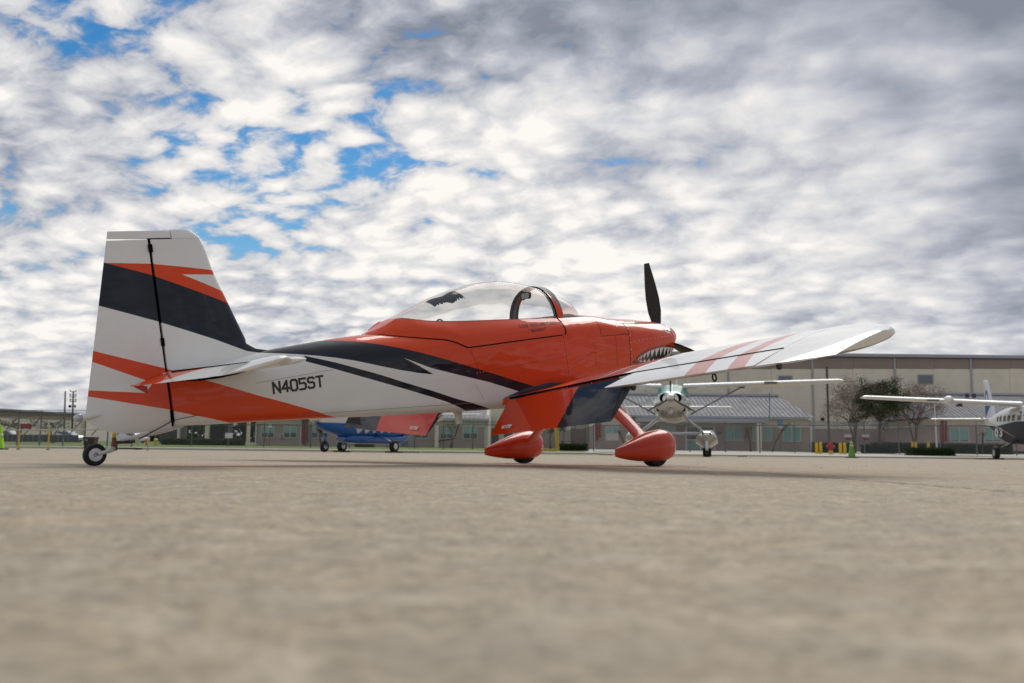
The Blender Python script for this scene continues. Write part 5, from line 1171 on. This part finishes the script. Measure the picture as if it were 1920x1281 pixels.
def palm(label, base, h, lean, mat, nf=14, fl=.9, dead=False):
    t = thing('palm_tree', label, 'palm', base); tr = MB(); top = Vector((lean, 0, h)); tr.tube([(0, 0, -.05), (lean*.25, 0, h*.4), (lean*.7, 0, h*.8), top], [.10, .075, .08, .11], 8); tr.build('trunk', pmat('palm trunk', (.07, .06, .05), .9), t, True)
    for i in range(nf):
        a = 6.28*i/nf+rnd.uniform(-.2, .2); el = rnd.uniform(-.2, .9) if not dead else rnd.uniform(-1.3, -.6); f = MB(); pts = []; L = fl*rnd.uniform(.8, 1.1)
        for k in range(7):
            s = k/6; r = L*s; pts.append(top+Vector((math.cos(a)*r*math.cos(el), math.sin(a)*r*math.cos(el), L*s*math.sin(el)-.55*L*s*s)))
        f.tube(pts, .008, 4)
        for k in range(1, 7):
            d_ = (pts[k]-pts[k-1]).normalized(); sd_ = d_.cross(Vector((0, 0, 1))).normalized()
            for sg in (-1, 1):
                for j in range(2):
                    q = pts[k-1].lerp(pts[k], .3+.5*j); e = q+sd_*sg*L*.26*(1-.5*k/7)+d_*L*.16-Vector((0, 0, .05)); f.raw([q, q+d_*.035, e], [(0, 1, 2)])
        f.build('frond', mat, t)
    return t
M_DEADP = leaf_mat('dead fronds', (.09, .065, .045), (.16, .12, .08))
palm('leaning green palm in front of the right window of the terminal', on_ground(1448, 86), 2.5, 1.42, M_PALM, 16, .95)
palm('dead brown palm beside the leaning green palm', on_ground(1408, 86), 2.3, -.35, M_DEADP, 10, .75, True)
palm('small palm in front of the white wall panel by the red pipes', on_ground(1172, 88), 1.75, -.55, M_PALM, 12, .7)
palm('tall palm whose fronds stand above the wheel pant, left of the floatplane', on_ground(1187, 90), 3.2, .1, M_PALM, 12, .7)
palm('small palm beside the window right of the red pipes at the far right', on_ground(1842, 86), 2.0, .15, M_PALM, 10, .55)
def hedge(label, x0, x1, ytop, Y, dep, n=2600, group=None):
    a = on_ground(x0, Y); b = on_ground(x1, Y); zt_ = P((x0+x1)/2, ytop, Y).z; h = zt_-a.z; L = b.x-a.x
    t = thing('hedge', label, 'hedge', ((a.x+b.x)/2, Y, a.z)); c = MB()
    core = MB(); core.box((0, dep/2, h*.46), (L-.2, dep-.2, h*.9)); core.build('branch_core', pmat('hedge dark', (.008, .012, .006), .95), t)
    for i in range(n):
        f = rnd.random(); x = rnd.uniform(-L/2, L/2)
        if f < .6: p = Vector((x, rnd.gauss(0, .05), rnd.uniform(0, h)))
        elif f < .9: p = Vector((x, rnd.uniform(0, dep), h+rnd.gauss(0, .035)))
        else: p = Vector((rnd.choice((-L/2, L/2)), rnd.uniform(0, dep), rnd.uniform(0, h)))
        leaf(c, p, .12)
    c.build('foliage', M_HEDGE, t); return t
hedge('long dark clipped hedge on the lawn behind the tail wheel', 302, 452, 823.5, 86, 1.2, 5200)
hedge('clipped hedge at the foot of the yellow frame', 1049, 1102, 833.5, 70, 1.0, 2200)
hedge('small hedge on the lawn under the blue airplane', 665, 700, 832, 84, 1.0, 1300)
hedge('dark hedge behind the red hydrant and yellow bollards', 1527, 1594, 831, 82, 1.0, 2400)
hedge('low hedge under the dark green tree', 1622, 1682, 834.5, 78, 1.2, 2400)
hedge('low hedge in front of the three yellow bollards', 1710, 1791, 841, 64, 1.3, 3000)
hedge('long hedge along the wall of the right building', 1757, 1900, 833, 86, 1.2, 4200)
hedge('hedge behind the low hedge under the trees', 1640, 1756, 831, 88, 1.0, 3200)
# far wood that closes the view between the buildings
def far_wood(name, x0, x1, ytop, Y, n, mat):
    c = MB(); a = XB(x0, Y); b = XB(x1, Y); zt_ = P((x0+x1)/2, ytop, Y).z; i = 0
    lobes = [(rnd.uniform(a, b), rnd.uniform(.6, 1.05)*zt_, rnd.uniform(.02, .06)*(b-a)+1.5) for _ in range(60)]
    for _ in range(n):
        x, zt2, r = rnd.choice(lobes); an = rnd.uniform(0, 3.14); q = math.sqrt(rnd.random()); leaf(c, Vector((x+math.cos(an)*r*q, Y+rnd.uniform(-3, 3), max(.1, zt2-(1-math.sin(an)*q)*r*.8-rnd.random()**2*zt2*.6))), 1.1)
    o = c.build(name, mat); o['kind'] = 'stuff'; tag(o, 'distant belt of dark green trees between the buildings', 'trees'); return o
far_wood('distant_trees', 150, 1120, 800, 230, 24000, M_LEAF)
tree('shade_tree', 'broad dark tree beyond the pavilion columns, left of the white notice', 'tree', on_ground(372, 135), 6, 4.2, 1.9, 2.2, 7000, .34, M_LEAF, .2, 40, clumps=34)
tree('shade_tree', 'broad dark tree between the white notice and the tan building', 'tree', on_ground(450, 140), 6, 4.0, 1.7, 2.1, 7000, .34, M_LEAF, .2, 40, clumps=34)

# ================================================================ fence along the back of the apron
M_GALV = pmat('galvanised steel', (.13, .14, .15), .55, .3, var=.15, vscale=3); M_YEL = pmat('yellow paint', (.62, .40, .015), .45, var=.12, vscale=6)
m = bpy.data.materials.new('chain link'); m.use_nodes = True; n = NT(m.node_tree); b = n.n['Principled BSDF']; b.inputs['Base Color'].default_value = (.28, .29, .30, 1); b.inputs['Metallic'].default_value = .6; b.inputs['Roughness'].default_value = .5
tc = n.add('ShaderNodeTexCoord'); s = n.sep(tc.outputs['Object']); 
def diag(sg):
    f = n.math('FRACT', n.math('DIVIDE', n.math('ADD', s[0], n.math('MULTIPLY', s[2], sg)), .085)); return n.math('LESS_THAN', f, .075)
n.l.new(n.math('MAXIMUM', diag(1), diag(-1)), b.inputs['Alpha']); M_LINK = m
FY = 74.0
def fence(label, pxs, Y, rail_y, top_y, brace=False, name='chain_link_fence'):
    a0 = on_ground(pxs[0], Y); t = thing(name, label, 'fence', a0); pos_ = []
    for x in pxs:
        b_ = on_ground(x, Y); zr = P(x, rail_y(x), Y).z; zt_ = P(x, top_y(x), Y).z; q = b_-a0; pos_.append((q, zr-a0.z, zt_-a0.z))
        p = MB(); p.tube([q+Vector((0, 0, -.1)), q+Vector((0, 0, zr-a0.z))], .05, 8); o = p.build('post', M_GALV, t, True, 40)
        p = MB(); p.tube([q+Vector((0, 0, zr-a0.z)), Vector((q.x+.04, q.y-.10, zt_-a0.z))], .02, 6); p.build('barbed_wire_arm', M_GALV, o)
        if brace: p = MB(); p.tube([q+Vector((0, 0, zr-a0.z-.05)), q+Vector((-1.05, 0, .75))], .035, 6); p.build('brace', M_GALV, o)
    p = MB(); p.tube([v[0]+Vector((0, 0, v[1])) for v in pos_], .038, 6); p.build('top_rail', M_GALV, t)
    for k in range(3):
        p = MB(); p.tube([Vector((v[0].x+.013*(k+1), v[0].y-.033*(k+1), v[1]+(v[2]-v[1])*(k+1)/3.0)) for v in pos_], .016, 4); p.build('barbed_wire', M_GALV, t)
    for (q0, r0, _), (q1, r1, _) in zip(pos_, pos_[1:]):
        mesh('mesh_panel', [q0+Vector((.02, -.04, .05)), q1+Vector((-.02, -.04, .05)), q1+Vector((-.02, -.04, r1)), q0+Vector((.02, -.04, r0))], [(0, 1, 2, 3)], M_LINK, t, False)
    return t
rail_r = lambda x: 797.5
fence('chain-link fence with barbed wire running past the terminal and the hydrant', [1113, 1178, 1229, 1294, 1360, 1425, 1490.5, 1555, 1621.5, 1686, 1764, 1832, 1906, 1975], FY, lambda x: 798, lambda x: 791)
fence('chain-link fence in front of the tan building', [290, 358, 427, 494, 582, 655, 725, 777, 831, 886, 980, 1057, 1103], FY+.5, lambda x: 797-.0*x, lambda x: 790)
fence('braced chain-link fence with barbed wire at the far left', [-60, -12, 31, 73, 117, 157, 200, 246], 60, lambda x: 779.5, lambda x: 769.5, True, 'security_fence')

# ================================================================ small things by the fence
def bollard(label, px, Y, ytop):
    b_ = on_ground(px, Y); h = P(px, ytop, Y).z-b_.z; m_ = MB(); m_.lathe([(.115, 0), (.115, h-.05), (.09, h-.012), (.04, h), (0, h)], (0, 0, 0), (0, 0, 1), 14); o = m_.build('bollard', M_YEL, None, True, 50); o.location = b_; return tag(o, label, 'bollard', 'yellow bollards')
for px, y, lab in ((1531.5, 830, 'leftmost yellow bollard beside the red hydrant'), (1539, 829.5, 'second yellow bollard, just left of the red hydrant'), (1576, 830.5, 'yellow bollard just right of the red hydrant'), (1584, 830.5, 'yellow bollard beside the green cone')): bollard(lab, px, 69, y)
for px, lab in ((1711.5, 'left of two yellow bollards behind the low hedge'), (1717.5, 'second yellow bollard behind the low hedge'), (1741, 'lone yellow bollard at the right end of the low hedge')): bollard(lab, px, 82, 828.5)
h0 = on_ground(1557.5, 66); hy = thing('fire_hydrant', 'red fire hydrant with yellow base between the yellow bollards', 'hydrant', h0); M_HR = pmat('hydrant red', (.42, .012, .015), .4, coat=.3)
H = P(1557, 827, 66).z-h0.z; q = MB(); q.lathe([(.19, 0), (.19, .05), (.15, .06), (.15, .22), (.17, .23), (.17, .26)], (0, 0, 0), n=16); q.build('base', M_YEL, hy, True, 40)
q = MB(); q.lathe([(.14, .26), (.14, H*.60), (.19, H*.61), (.19, H*.66), (.15, H*.67), (.15, H*.78), (.11, H*.88), (.05, H*.93), (.045, H), (0, H)], (0, 0, 0), n=16); q.build('barrel', M_HR, hy, True, 40)
for sx in (-1, 1): q = MB(); q.lathe([(.085, .12), (.085, .25), (.05, .27), (.05, .30), (0, .30)], (0, 0, H*.56), (sx, 0, 0), 12); q.build('nozzle', M_HR, hy, True, 40)
q = MB(); q.lathe([(.10, .12), (.10, .22), (.06, .25), (0, .25)], (0, 0, H*.50), (0, -1, 0), 12); q.build('nozzle', M_HR, hy, True, 40)
def cone(label, px, Y, h, col, band_):
    t = thing('traffic_cone', label, 'cone', (XB(px, Y), Y, 0)); q = MB(); r0, r1 = h*.205, h*.045
    q.box((0, 0, .022), (h*.52, h*.52, .044)); q.build('base', pmat('cone black', (.015, .015, .015), .7), t)
    q = MB(); q.lathe([(r0, .044), (r0*.97, .06), (r1, h), (0, h)], (0, 0, 0), n=20); q.build('cone_body', col, t, True, 50)
    for z0, z1 in band_:
        rr = lambda z: r0+(r1-r0)*(z-.044)/(h-.044)+.004
        q = MB(); q.lathe([(rr(z0*h), z0*h), (rr(z1*h), z1*h)], (0, 0, 0), n=20); q.build('reflective_band', pmat('pale band', (.45, .55, .32), .5), t, True)
    return t
cone('green traffic cone at the edge of the apron right of the hydrant', 1597, 46, .90, pmat('cone green', (.115, .30, .035), .5), ((.62, .74), (.80, .90)))
cone('bright lime traffic cone cut by the left edge', -2, 30, .78, pmat('cone lime', (.36, .72, .01), .5), ((.5, .66),))
def post_sign(label, name, px, y0, y1, w, Y, mat, base_y=None, post=True, extra=None):
    b_ = on_ground(px, Y); t = thing(name, label, 'sign', b_); a, c = P(px, y0, Y).z-b_.z, P(px, y1, Y).z-b_.z
    if post: q = MB(); q.tube([(0, .04, -.05), (0, .04, a)], .03, 6); q.build('post', M_GALV, t)
    q = MB(); q.box((0, 0, (a+c)/2), (w*sc(Y), .03, a-c)); q.build('panel', mat, t)
    return t, (a+c)/2, a-c
def print_on(t, body, z, h, wd, mat, y=-.02):
    vs, fs = text_mesh(body, h, wd); mesh('lettering', [(v.x, y, z+v.y) for v in vs], fs, mat, t, False)
t, z, h = post_sign('blue accessible-parking sign beside the leaning palm', 'parking_sign', 1464, 788, 797.5, 8.5, 88, M_SIGNB)
q = MB(); s_ = h*.42   # wheelchair symbol
q.tube([(-.02+s_*.45*math.cos(a), -.025, z-.28*s_+s_*.45*math.sin(a)) for a in [R(100+i*20) for i in range(14)]], s_*.07, 5); q.tube([(-.05*s_, -.025, z+.62*s_), (-.0*s_, -.025, z-.05*s_), (.35*s_, -.025, z-.05*s_), (.5*s_, -.025, z-.6*s_)], s_*.085, 5); q.lathe([(s_*.13, 0), (s_*.13, .01)], (-.06*s_, -.02, z+.78*s_), (0, -1, 0), 10); q.build('wheelchair_symbol', M_SIGNW, t)
q = MB(); q.box((0, 0, P(1464, 801, 88).z-t.location.z), (6.5*sc(88), .03, 4.5*sc(88))); q.build('lower_panel', M_SIGNW, t)
for px, lab in ((1591, 'white and maroon fence sign behind the green cone'), (1624, 'white and maroon fence sign right of the green cone')):
    t, z, h = post_sign(lab, 'fence_sign', px, 815, 820, 13.5, FY-.2, pmat('faded white', (.42, .41, .39), .7), post=False)
    q = MB(); a = P(px, 820.4, FY-.2).z-t.location.z; c = P(px, 825.5, FY-.2).z-t.location.z; w_ = 6.7*sc(FY); q.prism([(-w_, a), (w_, a), (w_*.62, c), (-w_*.62, c)], (0, .015, 0), (1, 0, 0), (0, 0, 1), (0, -.03, 0)); q.build('lower_panel', pmat('faded maroon', (.20, .06, .075), .6), t)
t, z, h = post_sign('maroon sign under a white number plate on the left fence', 'gate_sign', 45, 795, 804, 20, 59.7, M_SIGNM, post=False)
for k, (wd, dz_) in enumerate(((.40, .06), (.56, -.03))): print_on(t, ('STOP' if 0 else '— — —'), z+dz_*1.1, .08, wd, M_SIGNW)
q = MB(); a = P(45, 791, 59.7).z-t.location.z; q.box((0, 0, a), (9.5*sc(60), .03, 4.6*sc(60))); q.build('number_plate', M_SIGNW, t); print_on(t, '270', a, .17, .26, M_SIGNK)
t, z, h = post_sign('pinkish notice panel on the left fence between the braces', 'notice_sign', 68, 794, 806, 8, 59.7, pmat('notice pink', (.42, .33, .30), .7), post=False)
t, z, h = post_sign('white notice on the fence above the long hedge', 'fence_notice', 428, 812, 821.5, 14, FY+.2, M_SIGNW, post=False)
t, z, h = post_sign('small white sign in front of the left window of the tan building', 'white_sign', 504.5, 794.5, 802, 5, 82, M_SIGNW)
# yellow frame
t = thing('yellow_frame', 'tall yellow steel frame standing by the fence left of the hedge', 'frame', on_ground(1040, 68)); L0 = t.location
def loc(px, py, Y): return P(px, py, Y)-L0
q = MB(); q.tube([loc(1039.5, 778, 68), loc(1044, 846, 68)], .075, 6); q.build('upright', M_YEL, t); q = MB(); q.tube([loc(1043, 778, 69), loc(1048, 846, 69)], .06, 6); q.build('upright', M_YEL, t)
q = MB(); q.tube([loc(1012, 778, 68), loc(1006, 846, 68)], .06, 6); q.build('upright', M_YEL, t)
for y, r_ in ((797.5, .07), (778, .06), (844, .09)): q = MB(); q.tube([loc(1008, y, 68), loc(1043, y, 68)], r_, 6); q.build('crossbar', M_YEL, t)
# picnic table
t = thing('picnic_table', 'dark picnic table behind the hedge by the yellow frame', 'table', on_ground(1064, 80)); M_PIC = pmat('weathered wood', (.07, .045, .035), .85)
for k in range(4): q = MB(); q.box((0, -.3+k*.2, .76), (1.3, .17, .04)); q.build('plank', M_PIC, t)
for sx in (-.45, .45): q = MB(); q.box((sx, 0, .36), (.09, .6, .74)); q.build('leg', M_PIC, t)
for sy in (-.65, .65): q = MB(); q.box((0, sy, .45), (1.3, .22, .04)); q.build('bench', M_PIC, t)
# pale pole on the right
q = MB(); b0_ = on_ground(1757, 80); q.tube([(0, 0, 0), P(1752, 758, 80)-b0_], [.085, .05], 10); o = q.build('pale_pole', M_TRIM, None, True, 50); o.location = b0_; tag(o, 'thin pale pole beside the red pipes of the right building', 'pole')
# utility poles
M_POLE = pmat('creosote pole', (.075, .06, .05), .9, var=.3, vscale=3)
for px, lab, arms in ((122.5, 'plain grey utility pole left of the wired one', 0), (137.5, 'dark utility pole with crossarms and insulators beside the rudder', 1)):
    b_ = on_ground(px-4, 150); t = thing('utility_pole', lab, 'utility pole', b_, group=None); L0 = b_; q = MB(); q.tube([(0, 0, 0), loc(px, 733.5, 150)], [.17, .12], 10); q.build('pole', M_POLE if arms else pmat('grey pole', (.17, .165, .16), .8), t, True)
    if arms:
        for y in (734.5, 741, 744.5, 750, 753.5):
            a = loc(px-.4, y, 150); q = MB(); q.box(a, (.9, .1, .10)); 
            for sx in (-.5, .45): q.lathe([(.07, 0), (.09, .12), (.05, .25)], a+Vector((sx, 0, .02)), n=8)
            q.build('crossarm', M_POLE, t)
        for dx in (-12, -8.5, 5): q = MB(); a = loc(px+dx*.62, 762, 150); q.lathe([(.13, -.22), (.15, 0), (.13, .22)], a, n=10); q.build('transformer', M_BLK, t, True, 40)
# left barrier: pale pipe on yellow posts
t = thing('barrier_rail', 'pale horizontal pipe barrier on two yellow posts at the far left', 'barrier', (XB(35, 32), 32, 0)); L0 = t.location
for x0, x1 in ((37, 34), (93, 90)):
    q = MB(); b_ = loc(x1, 841.5, 32); b_.z = 0; q.tube([b_, loc(x0, 807, 32)], .026, 8); o = q.build('post', M_YEL, t, True, 40); q = MB(); q.lathe([(.07, 0), (.06, .025), (.03, .04)], b_, n=12); q.build('base', M_BLK, o)
q = MB(); q.tube([loc(9, 806.5, 32), loc(150, 806, 32), loc(278, 805, 32)], .022, 8); q.build('rail', pmat('pale pipe', (.42, .41, .38), .5), t, True)
q = MB(); b_ = loc(277, 842, 32); b_.z = 0; q.tube([b_, loc(278, 805, 32)], .022, 8); q.build('post', MATS['pale pipe'], t, True)
# wheeled bin
t = thing('trash_cart', 'black wheeled trash cart behind the tail wheel', 'trash cart', (XB(169, 44), 44, 0)); wd = 21*sc(44); hh = 22*sc(44)
q = MB(); z0 = hh*.36; q.raw([(-wd*.42, -.2, z0), (wd*.42, -.2, z0), (wd*.42, .2, z0), (-wd*.42, .2, z0), (-wd*.5, -.25, hh), (wd*.5, -.25, hh), (wd*.5, .25, hh), (-wd*.5, .25, hh)], [(3, 2, 1, 0), (4, 5, 6, 7), (0, 1, 5, 4), (1, 2, 6, 5), (2, 3, 7, 6), (3, 0, 4, 7)]); q.build('tub', M_BLK, t)
q = MB(); q.box((0, 0, hh+.012), (wd*1.08, .54, .024)); q.build('lid', pmat('grey lid', (.09, .09, .10), .5), t); q = MB(); q.box((-.10, -.256, hh*.78), (.13, .008, .025)); q.build('label_plate', M_SIGNW, t)
for sx in (-1, 1): q = MB(); q.box((sx*wd*.36, 0, z0*.6), (.06, .3, z0*.9)); q.build('leg', M_BLK, t); q = MB(); q.lathe([(.07, -.03), (.07, .03)], (sx*wd*.36, -.12, .07), (1, 0, 0), 14); q.build('wheel', M_TYRE, t)
for px, col, lab in ((274.5, pmat('marker orange', (.62, .22, .02), .5), 'orange marker post on the lawn behind the tail spring'), (291, pmat('marker yellow', (.60, .46, .10), .5), 'pale yellow marker post on the lawn near the long hedge'), (257, pmat('marker pale', (.55, .56, .36), .5), 'pale marker post left of the orange one')):
    q = MB(); q.lathe([(.12, 0), (.12, .38), (.16, .40), (.16, .5), (.08, .58), (0, .59)], (0, 0, 0), n=12); o = q.build('marker_post', col, None, True, 40); o.location = on_ground(px, 72); tag(o, lab, 'marker post')
q = MB(); q.box((0, 0, .06), (1.7, .5, .08)); q.box((-.6, 0, .03), (.2, .2, .06)); q.box((.7, 0, .03), (.2, .2, .06)); o = q.build('low_trailer', M_BLK, None); o.location = (XB(233, 47), 47, 0); tag(o, 'flat black low trailer on the apron edge behind the tail wheel', 'trailer')
# tie-down ropes lying on the apron
def rope(label, px, Y, L):
    q = MB(); pts = [(L*(i/14-.5), .08*math.sin(i*1.7), .018+.018*abs(math.sin(i*2.1))) for i in range(15)]; q.tube(pts, .018, 5); o = q.build('tie_down_rope', M_BLK, None); o.location = (XB(px, Y), Y, 0); tag(o, label, 'rope')
rope('black tie-down rope on the apron right of the floatplane wheel', 1391, 42, .42); rope('black tie-down rope beside the right airplane wheel', 1842, 46, .75); rope('dark tie-down rope left of the wheel pant', 1136, 44, .6); rope('dark rope on the apron behind the blue airplane', 770, 46, .9)
# cars beyond the left fence
def car(label, px, Y, col, L=4.4, van=False):
    t = thing('parked_car', label, 'car', on_ground(px, Y), (0, 0, R(rnd.uniform(-8, 8))), 'cars parked beyond the left fence')
    prof = [(-.5, .28), (-.5, .62), (-.46, .80), (-.30, .86), (-.2, 1.36 if not van else 1.75), (.12, 1.42 if not van else 1.8), (.28, .95), (.46, .82), (.5, .60), (.5, .28)]
    rings = []
    for y, k, dz_ in ((-.86, .94, -.02), (-.82, 1, 0), (-.6, 1, .02), (.6, 1, .02), (.82, 1, 0), (.86, .94, -.02)):
        rings.append([(x*L*k, y*(.82 if z > .9 else 1), z+dz_) for x, z in prof])
    vs, fs = loft(rings); mesh('body', vs, fs, col, t, True, 30)
    for sy in (-1, 1): q = MB(); q.raw([(-.27*L, sy*.763, .92), (.22*L, sy*.763, .92), (.11*L, sy*.742, 1.32), (-.19*L, sy*.742, 1.32)], [(0, 1, 2, 3)]); q.build('side_window', M_PANED, t)
    for sx in (-.31, .31):
        for sy in (-.8, .8): q = MB(); q.lathe([(.2, -.1), (.31, -.1), (.32, 0), (.31, .1), (.2, .1)], (sx*L, sy, .32), (0, 1, 0), 18); wq = q.build('wheel', M_TYRE, t, True, 40); q = MB(); q.lathe([(.19, -.11), (.19, .11)], (sx*L, sy, .32), (0, 1, 0), 12); q.build('rim', M_ALU, wq)
    return t
CW, CSV, CBL = pmat('car white', (.70, .70, .70), .3, coat=1), pmat('car silver', (.40, .41, .43), .3, .4, coat=1), pmat('car dark', (.03, .035, .05), .3, coat=1)
car('white car behind the fence at the left edge', 10, 118, CW); car('silver car behind the fence right of the yellow posts', 122, 118, CSV); car('white van behind the fence beside the tail spring', 240, 118, CW, 4.8, True)
t = thing('privacy_fence', 'dark green-grey slatted privacy fence behind the yellow barrier posts', 'fence', on_ground(65, 112)); L0 = t.location; M_SLAT = pmat('privacy slat', (.06, .07, .068), .8, var=.2, vscale=1)
xa, xb_ = XB(-40, 112)-L0.x, XB(158, 112)-L0.x; ht = P(65, 815, 112).z-L0.z; k = int((xb_-xa)/.62); me0 = None
for i in range(k):
    if me0 is None: q = MB(); q.box((0, 0, ht/2), (.58, .05, ht)); o = q.build('slat', M_SLAT, t); me0 = o.data
    else: o = bpy.data.objects.new('slat', me0); link(o, t)
    o.location = (xa+i*.62, 0, rnd.uniform(-.02, .02))
